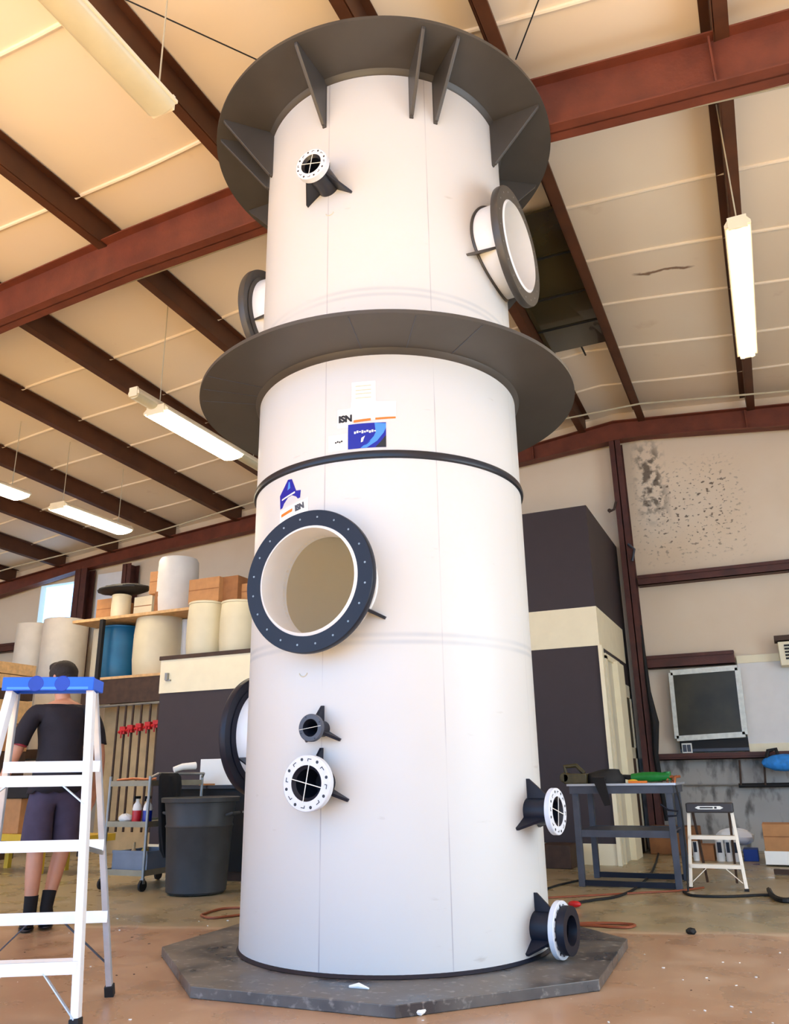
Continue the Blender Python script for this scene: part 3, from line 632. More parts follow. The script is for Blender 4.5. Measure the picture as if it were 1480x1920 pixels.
P = [mp(.04, 0, .95, .165, .12), mp(.04, 0, 1.1, .155, .115), mp(.04, 0, 1.28, .175, .12), mp(.03, 0.01, 1.41, .15, .095), mp(.02, .02, 1.5, .052), mp(.01, .04, 1.57, .055), mp(0, .06, 1.66, .085, .095), mp(0, .055, 1.72, .075, .085),
     mp(-.15, .0, 1.41, .055), mp(-.21, .0, 1.28, .05), mp(-.25, .0, 1.12, .043), mp(-.30, .05, .98, .037), mp(-.33, .12, .87, .025), mp(-.335, .145, .82, .026, .018), mp(-.34, .16, .78, .022, .014),
     mp(.21, .0, 1.41, .055), mp(.27, .0, 1.28, .05), mp(.31, .02, 1.10, .043), mp(.32, .10, .96, .037), mp(.31, .18, .87, .025), mp(.305, .21, .82, .026, .018), mp(.30, .23, .78, .022, .014),
     mp(-.05, 0, .86, .088), mp(-.05, .02, .52, .058), mp(-.045, -.01, .36, .058), mp(-.04, -.015, .1, .036), mp(-.05, .08, .045, .034),
     mp(.14, .02, .86, .088), mp(.13, .10, .52, .058), mp(.10, .10, .36, .056), mp(.06, .0, .14, .036), mp(.07, .12, .06, .034)]
E = [(0, 1), (1, 2), (2, 3), (3, 4), (4, 5), (5, 6), (6, 7), (3, 8), (8, 9), (9, 10), (10, 11), (11, 12), (12, 13), (13, 14), (3, 15), (15, 16), (16, 17), (17, 18), (18, 19), (19, 20), (20, 21), (0, 22), (22, 23), (23, 24), (24, 25), (25, 26), (0, 27), (27, 28), (28, 29), (29, 30), (30, 31)]
def mq(p): return (p[0], p[1], p[2])
base = len(P)
for hand, (s, wr) in ((13, (-1, 14)), (20, (1, 21))):             # five fingers per hand, loosely curled
    c = Vector(mq(P[wr]))
    for k in range(4):
        a = c+MF*(.024-.016*k)-Vector((0, 0, .02)); L = (.030, .034, .032, .026)[k]
        i0 = len(P); P.append((a.x, a.y, a.z, .0095)); q = a-Vector((0, 0, L))+MR*s*-.004; P.append((q.x, q.y, q.z, .0085)); q2 = q-Vector((0, 0, .018))-MR*s*.016; P.append((q2.x, q2.y, q2.z, .0075))
        E += [(wr, i0), (i0, i0+1), (i0+1, i0+2)]
    a = Vector(mq(P[hand]))+MF*.035; q = a+MF*.02-Vector((0, 0, .04)); i0 = len(P); P.append((a.x, a.y, a.z, .011)); P.append((q.x, q.y, q.z, .009)); E += [(hand, i0), (i0, i0+1)]
b = skin_geo(P, E, 2); body_src = ([v.copy() for v in b.v], [list(f) for f in b.f])
HD = (-MR*.75+MF*.65).normalized(); HS = Vector((HD.y, -HD.x, 0)); hc = Vector(mq(mp(0, .055, 1.665, .1)))
b.ell(hc+HD*.112-Vector((0, 0, .02)), .014, .014, .022, 8)          # nose
for s in (-1, 1):
    b.ell(hc+HS*.098*s-HD*.012-Vector((0, 0, .01)), .016, .016, .034, 8); b.ell(hc+HD*.092+HS*.035*s+Vector((0, 0, .012)), .012, .012, .009, 8)
b.ell(hc+HD*.094-Vector((0, 0, .062)), .024, .024, .010, 8)
body = b.build('body', skin, man, sharp=80)
b = MB(); b.ell(hc-HD*.012+Vector((0, 0, .035)), .112, .112, .105, 16, jit=.02); b.ell(hc-HD*.045-Vector((0, 0, .01)), .088, .088, .095, 14, jit=.02); b.ell(hc+HD*.05+Vector((0, 0, .085)), .07, .07, .045, 12, jit=.04)
b.build('hair', hair, man, sharp=80)
def local(v): d = v-MO; return d.dot(MR)/S_, d.dot(MF)/S_, d.z/S_
def garment(src, inside, off, name, m, clamp=lambda r, f, z: z):
    vs, fs = src; n_ = [Vector((0, 0, 0)) for _ in vs]
    for f in fs:
        nn = (vs[f[1]]-vs[f[0]]).cross(vs[f[2]]-vs[f[0]])
        for i in f: n_[i] = n_[i]+nn
    g = MB(); keep = [f for f in fs if all(inside(*local(vs[i])) for i in f)]; used = sorted({i for f in keep for i in f}); mp_ = {i: k for k, i in enumerate(used)}
    g.add([vs[i]+n_[i].normalized()*off(*local(vs[i])) for i in used], [[mp_[i] for i in f] for f in keep], 0, True)
    for v in g.v:
        r_, f_, z_ = local(v); v.z = clamp(r_, f_, z_)*S_
    o = g.build(name, m, man, sharp=80); sd = o.modifiers.new('thickness', 'SOLIDIFY'); sd.thickness = .006; sd.offset = -1; return o
sh = garment(body_src, lambda r, f, z: (z > .84 and z < 1.475 and abs(r-.035) < .235 and not (abs(r-.035) > .20 and z < 1.20)) or (z > 1.17 and z < 1.46 and abs(r-.035) >= .2), lambda r, f, z: .018+.022*max(0, 1.1-z)/.25, 'polo_shirt', shirt, lambda r, f, z: min(1.465, max(z, .865 if abs(r-.035) < .27 and z < 1.06 else (1.195 if abs(r-.035) > .235 else .865))))
b = MB(); cA = Vector(mq(mp(-.235, .0, 1.19, .1))); b.lathe([(.058, -.008), (.064, -.004), (.064, .006), (.058, .010)], cA, (Vector(mq(mp(-.21, .0, 1.28, 0)))-cA), n=24); b.build('sleeve_trim', trim_red, sh)
garment(body_src, lambda r, f, z: z > .50 and z < .95 and abs(r-.04) < .215 and not (abs(r-.04) > .19 and z > .70 and z < .84 and 0), lambda r, f, z: .014+.04*max(0, .82-z)/.3, 'shorts', shorts_m, lambda r, f, z: max(z, .525))
for (a_, b_, c_) in ((mp(-.04, -.015, .22, .05), mp(-.04, -.015, .1, .045), mp(-.05, .02, .05, .05)), (mp(.07, .02, .24, .05), mp(.06, 0, .14, .045), mp(.07, .03, .07, .05))):
    MB().tube([mq(a_), mq(b_), mq(c_)], [.05, .046, .05], 16).build('sock', sock, man)
for cx, cf, cz in ((-.05, .06, .042), (.07, .09, .05)):
    c = Vector(mq(mp(cx, cf, cz, 0))); b = MB(); vs = []
    b.ell((0, 0, 0), .052, .15, .046, 12)
    for i, v in enumerate(b.v): b.v[i] = c+MR*v.x+MF*v.y+Vector((0, 0, max(v.z, -.032)+(.02 if v.y < -.03 and v.z > 0 else 0)))
    so = b.build('shoe', rubber, man)
    b = MB(); b.ell((0, 0, 0), .055, .155, .03, 12)
    for i, v in enumerate(b.v): b.v[i] = c+MR*v.x+MF*v.y+Vector((0, 0, max(min(v.z, .008), -.01)-.032))
    b.build('sole', black, so)
# ---------------------------------------------------------------- lamps
def lamp(x, z, y0, y1, w_, lit, label, rods, lab_group='fluorescent ceiling lamps', rodtop=None):
    o = thing('fluorescent_lamp', (x, (y0+y1)/2, z), label, 'lamp', lab_group)
    b = MB(); b.plate([(x-w_*.35, y0, z+.07), (x-w_*.5, y0, z+.02), (x-w_*.5, y0, z), (x+w_*.5, y0, z), (x+w_*.5, y0, z+.02), (x+w_*.35, y0, z+.07)], (0, 1, 0), .0)
    b = MB(); pr = [(-w_*.32, .08), (-w_*.5, .025), (-w_*.5, .0), (w_*.5, 0), (w_*.5, .025), (w_*.32, .08)]
    vs = [(x+p, y, z+q) for y in (y0, y1) for p, q in pr]; n = len(pr)
    b.add(vs, [list(range(n)), list(range(2*n-1, n-1, -1))]+[[i, (i+1) % n, n+(i+1) % n, n+i] for i in range(n)]); b.build('housing', lamp_body, o)
    for y in (y0, y1): MB().box(x-w_*.36, x+w_*.36, y-.012, y+.012, z-.03, z+.085).build('end_cap', lamp_body, o)
    if lit == 'tubes':
        for s in (-.22, .22): MB().tube([(x+s*w_, y0+.03, z-.024), (x+s*w_, y1-.03, z-.024)], .022, 12).build('tube', tube_on, o)
        MB().box(x-w_*.47, x+w_*.47, y0+.02, y1-.02, z-.004, z-.001).build('reflector', lamp_body, o)
    else:
        b = MB(); vs = []; m_ = 10
        for y in (y0+.012, y1-.012):
            for i in range(m_+1): a = math.pi*i/m_; vs.append((x-math.cos(a)*w_*.46, y, z-math.sin(a)*.05))
        b.add(vs, [(i, i+1, m_+2+i, m_+1+i) for i in range(m_)], 0, True); b.add(vs[:m_+1], [list(range(m_+1))]); b.add(vs[m_+1:], [list(range(m_+1))[::-1]])
        b.build('lens', lamp_on if lit else lamp_off, o)
    for ry in rods: MB().tube([(x, ry, z+.08), (x, ry, Zt(x, ry)+.26)], .006, 6).build('hanging_rod', wire_m, o)
lamp(.335, 5.42, 6.40, 8.85, .21, 'tubes', 'lit twin tube lamp hanging on the right side', (6.42, 8.8))
lamp(-3.20, 5.42, .9, 3.36, .25, False, 'long unlit lamp with yellowed lens at top left', (3.3,))
lamp(-6.12, 5.26, 6.38, 9.0, .16, False, 'long unlit lamp strip just above the lit lamp beside the tower', (8.8,))
lamp(-6.08, 5.17, 6.72, 8.28, .36, True, 'lit lamp left of the middle tower ring', (6.78,))
lamp(-9.85, 5.2, 8.85, 10.36, .42, True, 'lit lamp hanging on two wires above the storage shelf', (8.95, 10.2))
lamp(-9.95, 5.2, 6.7, 8.24, .42, True, 'lit lamp cut off by the left edge', (8.05,))
# ---------------------------------------------------------------- storage at left
def drum(pxl, pxr, ytop, Y, zb, m, label, group, zt=None, bulge=.03, name='plastic_drum', lid=True, cat='drum', ztoplim=None):
    a, c = at(pxl, ytop, Y), at(pxr, ytop, Y); n = (Vector((a.x, a.y, 0))+Vector((c.x, c.y, 0)))/2; w_ = (c.x-a.x)/2*.905; cx = n.x; top = (a.z+c.z)/2 if zt is None else zt
    top = top; o = thing(name, (cx, Y, zb), label, cat, group); h = top-zb
    pr = [(0, 0), (w_*.94, 0), (w_*.97, .015), (w_*(1+bulge), h*.28), (w_*(.995+bulge), h*.31), (w_*(1+bulge), h*.34), (w_*(1+bulge), h*.62), (w_*(.992+bulge), h*.645), (w_*(1+bulge), h*.67), (w_*.97, h*.95), (w_*.9, h), (0, h)]
    MB().lathe(pr, (cx, Y, zb), n=40).build('body', m, o)
    if lid: MB().lathe([(w_*.93, h-.035), (w_*1.0, h-.03), (w_*1.0, h-.005), (w_*.9, h+.006), (0, h+.006)], (cx, Y, zb), n=40).build('lid_ring', m, o)
    return o
RZ = 2.715
drum(359, 420, 1132, 9.6, RZ, drum_w, 'cream drum on the low office roof, left of the pair', 'drums on the office roof')
drum(419, 482, 1130, 9.65, RZ, drum_w, 'cream drum on the low office roof touching the tower edge', 'drums on the office roof')
drum(343, 362, 1163, 10.4, RZ-.01, drum_g, 'narrow white drum between the big cream drum and the roof pair', 'drums on the office roof', bulge=0)
rk = thing('storage_rack', (-9.0, 10.3, 0), 'dark steel storage rack with two plywood shelves of drums and boxes', 'rack')
s2 = 2.615
b = MB(); b.box(-10.3, -7.80, 9.85, 10.9, 3.54, 3.585); b.build('shelf_board', wood, rk)
b = MB(); b.box(-10.4, -7.75, 9.85, 10.9, s2-.04, s2); b.build('shelf_board', wood, rk)
for x in (-9.62, -7.85):
    for y in (9.83, 10.92): MB().box(x-.035, x+.035, y-.03, y+.03, 0, 3.54).build('post', rubber, rk)
b = MB(); b.box(-9.95, -7.75, 9.86, 9.92, 2.2, 2.575); b.box(-9.95, -7.75, 10.6, 10.7, 2.15, 2.575); b.build('side_board', wood_d, rk)
b = MB(); b.tube([(-9.9, 9.80, 2.15), (-7.72, 9.80, 2.17)], .02, 8); b.build('hanging_rail', steel_l, rk)
drum(196, 263, 1178, 10.35, s2, drum_b, 'blue plastic drum on the storage rack', None)
drum(264, 345, 1158, 10.3, s2, drum_w, 'largest cream drum, on the rack right of the blue drum', None)
tag(MB().lathe([(0, 0), (.17, 0), (.17, .90), (.15, .915), (0, .915)], (-10.22, 10.5, s2+.001), n=32).build('cardboard_tube', drum_w, ), 'pale upright tube at the left end of the rack', 'tube')
drum(304, 370, 1050, 10.3, 3.585, drum_g, 'tall smooth white drum standing on the top shelf', None, bulge=0, lid=False)
def pbox(name, x0, x1, y0, y1, Y, d, m, label, cat='box', group=None, zb=None, flap=True):
    a, c = at(x0, y1, Y), at(x1, y0, Y); zb = a.z if zb is None else zb
    o = thing(name, ((a.x+c.x)/2, Y, zb), label, cat, group)
    MB().box(a.x, c.x, Y, Y+d, zb, c.z).build('carton', m, o, bevel=.004)
    if flap:
        xm = (a.x+c.x)/2; MB().box(a.x+.004, c.x-.004, Y-.002, Y, zb+(c.z-zb)*.52, zb+(c.z-zb)*.56).build('tape_seam', card_d, o)
    return o
TZ = 3.587
pbox('cardboard_box', 180, 212, 1121, 1150, 10.1, .5, card, 'small brown box at the left end of the top shelf', zb=TZ)
drum(214, 244, 1117, 10.1, TZ, drum_w, 'small cream bucket on the top shelf beside the small brown box', None, name='bucket', cat='bucket', bulge=0)
pbox('white_tub', 250, 286, 1116, 1148, 10.15, .4, drum_w, 'short white tub stack on the top shelf', 'tub', zb=TZ)
pbox('cardboard_box', 279, 301, 1070, 1112, 10.05, .2, card, 'upright brown box with white edges on the top shelf', zb=TZ+.34)
pbox('cardboard_box', 288, 302, 1108, 1145, 10.0, .3, card_d, 'box beneath the upright brown box', zb=TZ, flap=False)
b = MB(); c = at(232, 1106, 10.15); b.ell((c.x, 10.15, c.z-.0), .5, .3, .075, 14, jit=.05); tag(b.build('plastic_bag_roll', rubber), 'dark bundle lying over the bucket on the top shelf', 'bundle')
# boxes on the roof drums
zz = at(400, 1132, 9.6).z+.01
pbox('cardboard_box', 353, 412, 1080, 1122, 9.5, .5, card, 'large brown box lying on the roof drums', zb=zz)
pbox('cardboard_box', 415, 447, 1078, 1122, 9.6, .35, card_d, 'darker brown box beside the large box on the drums', zb=zz, flap=False)
pbox('cardboard_box', 452, 475, 1092, 1122, 9.7, .35, card, 'small brown box nearest the tower on the drums', zb=zz)
# bar clamps in front of a plywood back
tag(MB().box(-9.85, -7.74, 10.3, 10.34, .0, 2.2).build('plywood_sheet', mat('tan_plywood', rgb(206, 176, 128), .7, var=.15, scale=5)), 'tan plywood sheet behind the hanging clamps', 'board')
for i, px in enumerate((214, 229, 243, 259, 276, 291)):
    a = at(px+4, 1372-3*i, 9.78); o = thing('bar_clamp', (a.x, 9.78, .5), 'bar clamp with %s hanging from the rack rail' % ['a plain dark bar, leftmost,', 'a red head, leftmost red one,', 'a red head and white tag', 'a red head, third red one,', 'a large red head', 'a large red head, rightmost,'][i], 'clamp', 'hanging bar clamps')
    MB().box(a.x-.014, a.x+.014, 9.77, 9.79, .35, 2.15).build('bar', wood_d, o)
    if i: b = MB(); b.box(a.x-.05, a.x+.05, 9.73, 9.80, a.z-.06, a.z+.05); b.tube([(a.x-.07, 9.74, a.z-.03), (a.x+.06, 9.74, a.z+.0)], .022, 8); b.tube([(a.x, 9.72, a.z-.12), (a.x, 9.72, a.z)], .012, 8); b.build('clamp_head', red_pl, o, bevel=.006)
# tall white panels at far left
for x0, x1, yt, lb in ((40, 94, 1176, 'leftmost of two tall white rolls behind the person'), (91, 160, 1169, 'right-hand tall white roll beside the rack')):
    a, c = at(x0, yt, 11.3), at(x1, yt, 11.3); r_ = (c.x-a.x)/2*.86
    o = thing('sheet_roll', ((a.x+c.x)/2, 11.3, 1.6), lb, 'roll', 'white plastic sheet rolls'); MB().lathe([(0, 0), (r_, 0), (r_, a.z-1.6), (r_*.96, a.z-1.59), (r_*.96, a.z-1.62), (0, a.z-1.62)], ((a.x+c.x)/2, 11.3, 1.6), n=40).build('rolled_sheet', mat('off_white_sheet', rgb(224, 214, 196), .5, var=.05), o)
pf = thing('loading_platform', (-12.4, 11.3, 0), 'brown steel platform carrying the white rolls', 'platform')
MB().box(-14.2, -10.9, 10.7, 11.9, 1.45, 1.6).build('deck', wood_d, pf)
for x in (-14.1, -11.0):
    for y in (10.75, 11.8): MB().box(x, x+.08, y, y+.08, 0, 1.45).build('leg', oxide, pf)
hp = MB().box(-12.95, -12.25, 12.96, 13.05, 4.2, 5.35).build('hanging_sheet', white_pp); tag(hp, 'white hanging panel under the far rafter', 'panel')
# lumber stack and yellow stand on the left edge
for k, (z0, z1, mm) in enumerate(((0, .9, wood_d), (.9, 1.5, wood_d), (1.5, 1.9, card), (1.9, 2.25, wood), (2.25, 2.4, wood_d), (2.4, 2.62, wood), (2.62, 2.80, wood))):
    tag(MB().box(-12.4, -10.38, 8.5+.03*(k % 2), 9.3, z0, z1-.012).build('lumber_bundle', mm), ['dark timber bundle at the bottom of the left edge stack', 'dark timber bundle second from the stack floor', 'tan timber bundle mid stack at left edge', 'pale timber bundle below the dark spacer', 'dark spacer timber in the left edge stack', 'pale timber bundle second from the stack top', 'topmost pale timber bundle at the left edge'][k], 'lumber', 'stacked lumber at the left edge')
ys = thing('yellow_stand', (-9.6, 8.2, 0), 'low yellow painted steel stand on the floor at left', 'stand')
for x in (-9.35, -8.35):
    for y in (7.9, 8.3): MB().box(x-.035, x+.035, y-.03, y+.03, 0, .42 if x > -9 else .66).build('leg', yellow, ys)
MB().box(-9.5, -7.6, 7.88, 8.33, .36, .44).build('top_bar', yellow, ys)
tag(MB().box(-9.3, -8.85, 7.95, 8.25, .442, .86).build('cardboard_box', card, bevel=.004), 'brown box standing on the yellow stand', 'box')
tag(MB().box(-9.25, -8.72, 7.92, 8.25, .862, 1.08).build('tool_case', rubber, bevel=.01), 'black tool case on the brown box at left', 'case')
# trash can
tc_ = thing('trash_can', (-5.36, 7.05, 0), 'large dark grey round trash can left of the tower', 'trash can')
MB().lathe([(0, .01), (.27, .01), (.29, .03), (.325, .60), (.335, .62), (.325, .64), (.35, .84), (.385, .845), (.39, .885), (.37, .89), (.345, .86), (.27, .05), (0, .05)], (-5.36, 7.05, 0), n=56).build('can_body', can_m, tc_)
for s in (-1, 1): MB().tube([(-5.36+s*.35, 7.0, .72), (-5.36+s*.42, 7.0, .74), (-5.36+s*.42, 7.12, .74), (-5.36+s*.35, 7.12, .72)], .014, 8).build('handle', can_m, tc_)
# black workbench behind the can
cbn = thing('black_cabinet', (-5.6, 8.2, 0), 'black cabinet behind the trash can', 'cabinet')
MB().box(-6.35, -4.75, 7.95, 8.6, .10, .955).build('carcass', rubber, cbn); MB().box(-6.4, -4.7, 7.9, 8.65, .955, .99).build('top_board', black, cbn); MB().box(-6.3, -4.8, 8.0, 8.55, 0, .10).build('plinth', wood_d, cbn)
for x in (-5.95, -5.4, -4.9): MB().box(x-.06, x+.06, 7.93, 7.95, .7, .72).build('handle', steel_l, cbn)
pc_ = thing('white_carton', (-5.72, 8.05, .99), 'plain white carton on the black cabinet behind the trash can', 'carton'); MB().box(-6.12, -5.35, 8.0, 8.4, .992, 1.28).build('carton', paper, pc_, bevel=.004)
MB().box(-6.12, -5.9, 7.995, 8.0, .992, 1.01).build('label_strip', card, pc_)
# cart
ct = thing('wire_cart', (-6.25, 7.4, 0), 'chrome utility cart with three shelves beside the trash can', 'cart')
CX0, CX1, CY0, CY1 = -6.5, -5.97, 6.98, 7.85
for x in (CX0, CX1):
    for y in (CY0, CY1):
        MB().tube([(x, y, .1), (x, y, 1.10)], .016, 10).build('post', steel_l, ct); cw = MB().tube([(x-.012, y, .055), (x+.012, y, .055)], .055, 18).build('caster', rubber, ct); MB().box(x-.02, x+.02, y-.015, y+.015, .07, .12).build('fork', steel_l, cw)
for z in (.16, .62, 1.02):
    b = MB(); b.box(CX0, CX1, CY0, CY1, z, z+.012); b.box(CX0, CX1, CY0-.01, CY0, z-.02, z+.035); b.box(CX0, CX1, CY1, CY1+.01, z-.02, z+.035); b.box(CX0-.01, CX0, CY0, CY1, z-.02, z+.035); b.box(CX1, CX1+.01, CY0, CY1, z-.02, z+.035); b.build('shelf', mat('dull_zinc', rgb(150, 142, 120), .5, metal=.4, var=.15), ct)
MB().tube([(CX1, CY0, 1.08), (CX1+.06, CY0+.05, 1.12), (CX1+.06, CY1-.05, 1.12), (CX1, CY1, 1.08)], .014, 8).build('handle', steel_l, ct)
for x, mm, lb in ((-6.18, red_pl, 'bottle of red liquid on the cart middle shelf'), (-6.04, mat('blue_bottle_liquid', rgb(14, 40, 150), .3), 'bottle of blue liquid on the cart middle shelf')):
    o = thing('spray_bottle', (x, 7.06, .634), lb, 'bottle', 'spray bottles on the cart')
    MB().lathe([(0, 0), (.045, 0), (.048, .01), (.048, .12), (.044, .13)], (x, 7.06, .634), n=20).build('liquid', mm, o)
    MB().lathe([(.046, .125), (.048, .14), (.04, .18), (.018, .21), (.018, .24), (0, .24)], (x, 7.06, .634), n=20).build('neck', paper, o)
    b = MB(); b.box(x-.012, x+.012, 7.02, 7.09, .874, .90); b.box(x-.006, x+.006, 7.0, 7.02, .85, .9); b.build('trigger', rubber, o)
tb = thing('grey_tub', (-6.12, 7.2, .172), 'grey plastic tub on the bottom shelf of the cart', 'tub'); b = MB(); b.plate([(-6.42, 7.05, .173), (-6.02, 7.05, .173), (-5.99, 7.05, .36), (-6.45, 7.05, .36)], (0, 1, 0), .004)
b.box(-6.42, -6.02, 7.05, 7.6, .173, .18); b.box(-6.45, -5.99, 7.04, 7.06, .34, .37); b.box(-6.45, -6.42, 7.05, 7.6, .18, .36); b.box(-6.03, -5.99, 7.05, 7.6, .18, .36); b.box(-6.45, -5.99, 7.6, 7.62, .18, .36); b.build('tub_body', grey_tub, tb)
for i, (x, y, h, mm) in enumerate(((-6.35, 7.25, .25, wood), (-6.25, 7.35, .2, card), (-6.16, 7.2, .28, yellow), (-6.08, 7.4, .22, wood))):
    tag(MB().lathe([(0, 0), (.035, 0), (.04, h*.6), (.015, h*.75), (.015, h), (0, h)], (x, y, .184), n=14).build('glue_bottle', mm), ['pale bottle at the left of the grey tub', 'cardboard coloured bottle in the grey tub', 'yellow bottle in the grey tub', 'pale bottle at the right of the grey tub'][i], 'bottle', 'bottles in the grey tub')
b = MB(); b.ell((-6.36, 7.1, .68), .08, .06, .045, 10, jit=.08); tag(b.build('rag', paper), 'crumpled white rag on the cart middle shelf', 'rag')
tag(MB().tube([(-6.45, 7.02, 1.06), (-6.3, 7.1, 1.075), (-6.1, 7.05, 1.065), (-5.99, 7.1, 1.07)], .014, 8).build('copper_pipe', mat('copper_metal', rgb(180, 110, 70), .4, metal=.6)), 'thin copper pipe on the cart top', 'pipe')
b = MB(); b.tube([(-5.93, 7.3, 1.16), (-5.88, 7.38, 1.19), (-5.80, 7.5, 1.20)], [.03, .035, .04], 12); tag(b.build('white_glove', paper), 'white glove over the cart handle', 'glove')
def loft(b, secs, n=28, wob=.0, k0=5):
    vs = []
    for i, (c, rx, ry) in enumerate(secs):
        for k in range(n):
            a = 2*math.pi*k/n; q = 1+wob*math.sin(k0*a+i*.4); vs.append(Vector(c)+Vector((rx*math.cos(a)*q, ry*math.sin(a)*q, 0)))
    m = len(secs); return b.add(vs, [(i*n+k, i*n+(k+1) % n, (i+1)*n+(k+1) % n, (i+1)*n+k) for i in range(m-1) for k in range(n)]+[[k for k in range(n)][::-1], [(m-1)*n+k for k in range(n)]], 0, True)
b = MB(); loft(b, [((-5.86, 7.20, .30), .02, .05), ((-5.86, 7.20, .38), .05, .10), ((-5.86, 7.19, .55), .05, .13), ((-5.86, 7.17, .8), .05, .15), ((-5.86, 7.16, 1.0), .05, .17), ((-5.86, 7.15, 1.09), .045, .16), ((-5.86, 7.15, 1.125), .02, .12)], wob=.14)
tag(b.build('black_jacket', sock), 'black jacket hanging from the end of the cart', 'jacket')
# ---------------------------------------------------------------- right side
wbx0, wbx1, wby0, wby1 = -1.97, -.96, 8.62, 9.42
wb = thing('steel_workbench', (-1.45, 9, 0), 'grey steel workbench right of the tower', 'workbench')
for x in (wbx0+.05, wbx1-.05):
    for y in (wby0+.03, wby1-.03): MB().box(x-.03, x+.03, y-.03, y+.03, 0, .90).build('leg', grey_steel, wb, bevel=.004)
b = MB(); b.box(wbx0, wbx1, wby0-.01, wby0+.02, .86, .935); b.box(wbx0, wbx1, wby1-.02, wby1+.01, .86, .935); b.box(wbx0, wbx0+.03, wby0, wby1, .86, .935); b.box(wbx1-.03, wbx1, wby0, wby1, .86, .935); b.build('apron', grey_steel, wb)
MB().box(wbx0-.02, wbx1+.03, wby0-.03, wby1+.03, .935, .955).build('bench_top', alum, wb)
b = MB(); b.box(wbx0+.05, wbx1-.05, wby0+.01, wby0+.05, .455, .52); b.box(wbx0+.05, wbx1-.05, wby1-.05, wby1-.01, .455, .52); b.box(wbx0+.05, wbx1-.05, wby0+.02, wby1-.02, .50, .515); b.build('lower_shelf', grey_steel, wb)
b = MB(); b.box(wbx0+.05, wbx1-.05, wby0+.01, wby0+.05, .01, .06); b.build('stretcher', navy, wb); MB().box(wbx0+.05, wbx1-.05, wby1-.05, wby1-.01, .01, .06).build('stretcher', navy, wb)
BT = .9555
def gr(name, x, y, label, cat, m1, m2, sc=1, a=0):
    o = thing(name, (x, y, BT), label, cat); ca, sa = math.cos(a), math.sin(a)
    def T(u, v, z): return (x+(u*ca-v*sa)*sc, y+(u*sa+v*ca)*sc, BT+z*sc)
    b = MB(); b.tube([T(-.16, 0, .05), T(-.05, 0, .055), T(.06, 0, .055), T(.14, 0, .055)], [.035*sc, .045*sc, .045*sc, .038*sc], 14); b.build('motor_body', m1, o)
    b = MB(); b.tube([T(.14, 0, .055), T(.20, 0, .06)], [.042*sc, .036*sc], 14); b.tube([T(.18, 0, .02), T(.18, 0, .10)], .03*sc, 12); b.build('gear_head', m2, o)
    b = MB(); b.tube([T(-.16, 0, .05), T(-.26, .03, .06), T(-.30, .03, .09)], [.026*sc, .02*sc, .018*sc], 10); b.build('grip', rubber, o)
    b = MB(); b.lathe([(0, 0), (.055*sc, 0), (.055*sc, .01*sc), (0, .01*sc)], T(.18, 0, .012), n=24); b.build('disc', wood_d, o)
gr('angle_grinder', -1.20, 8.78, 'green angle grinder on the workbench', 'grinder', green_pl, green_pl, 1.05, -.1)
b = MB(); loft(b, [((-1.64, 8.80, BT), .20, .12), ((-1.64, 8.80, BT+.05), .20, .12), ((-1.64, 8.80, BT+.10), .16, .10), ((-1.58, 8.80, BT+.135), .09, .06), ((-1.57, 8.80, BT+.14), .03, .02)], wob=.05, k0=3); tag(b.build('black_tool_bag', rubber), 'black tool bag on the middle of the workbench', 'bag')
b = MB(); b.plate([(-1.72, 8.57, BT+.05), (-1.60, 8.57, BT+.05), (-1.56, 8.57, BT-.2), (-1.62, 8.57, BT-.21)], (0, 1, 0), .02); b.plate([(-1.72, 8.56, BT+.05), (-1.60, 8.56, BT+.05), (-1.60, 8.75, BT+.06), (-1.72, 8.75, BT+.06)], (0, 0, 1), .02)
tag(b.build('black_strap', sock), 'black strap hanging over the front of the workbench', 'strap')
o = thing('belt_sander', (-1.93, 8.75, BT), 'dark olive belt sander at the left end of the workbench', 'sander')
dol = mat('dark_olive_tool_paint', rgb(74, 66, 38), .5, var=.3, scale=14)
b = MB(); b.box(-2.04, -1.80, 8.68, 8.9, BT, BT+.10); b.tube([(-2.03, 8.68, BT+.06), (-2.03, 8.9, BT+.06)], .05, 16); b.build('sander_body', dol, o, bevel=.01)
MB().tube([(-2.03, 8.79, BT+.08), (-2.04, 8.79, BT+.17), (-1.92, 8.79, BT+.18), (-1.84, 8.79, BT+.10)], .022, 10).build('handle', dol, o)
tag(MB().box(-1.38, -1.2, 8.62, 8.66, BT, BT+.022).build('orange_marker', tape_o, bevel=.004), 'orange strip in front of the green grinder', 'marker')
tag(MB().ell((-1.36+.02, 8.66, BT+.02), .05, .03, .018, 10).build('tape_roll', yellow), 'small yellow roll on the workbench edge', 'tape')
for i, (x, y) in enumerate(((-.985, 8.8), (-.95, 8.72), (-1.02, 8.74))):
    tag(MB().tube([(x, y, BT+.001), (x+.01, y, BT+.05), (x+.06, y, BT+.06)], .013, 8).build('copper_fitting', bpy.data.materials['copper_metal']), ['copper fitting at the back of the bench corner', 'copper fitting overhanging the bench corner', 'copper fitting nearest the grinder'][i], 'fitting', 'copper fittings on the bench')
b = MB(); b.tube([(-1.09, 8.585, .76), (-1.02, 8.57, .71), (-.93, 8.56, .70), (-.95, 8.56, .66), (-1.04, 8.57, .655)], .009, 8); tag(b.build('blue_hook', navy), 'dark blue bent hook on the right leg of the workbench', 'hook')
bc = MB(); bc.tube([(-.93, 8.6, .93), (-.90, 8.58, .7), (-.91, 8.6, .3), (-.92, 8.5, .012), (-.95, 8.4, .012)], .008, 8); tag(bc.build('power_cable', rubber), 'black cable dropping from the bench to the floor', 'cable')
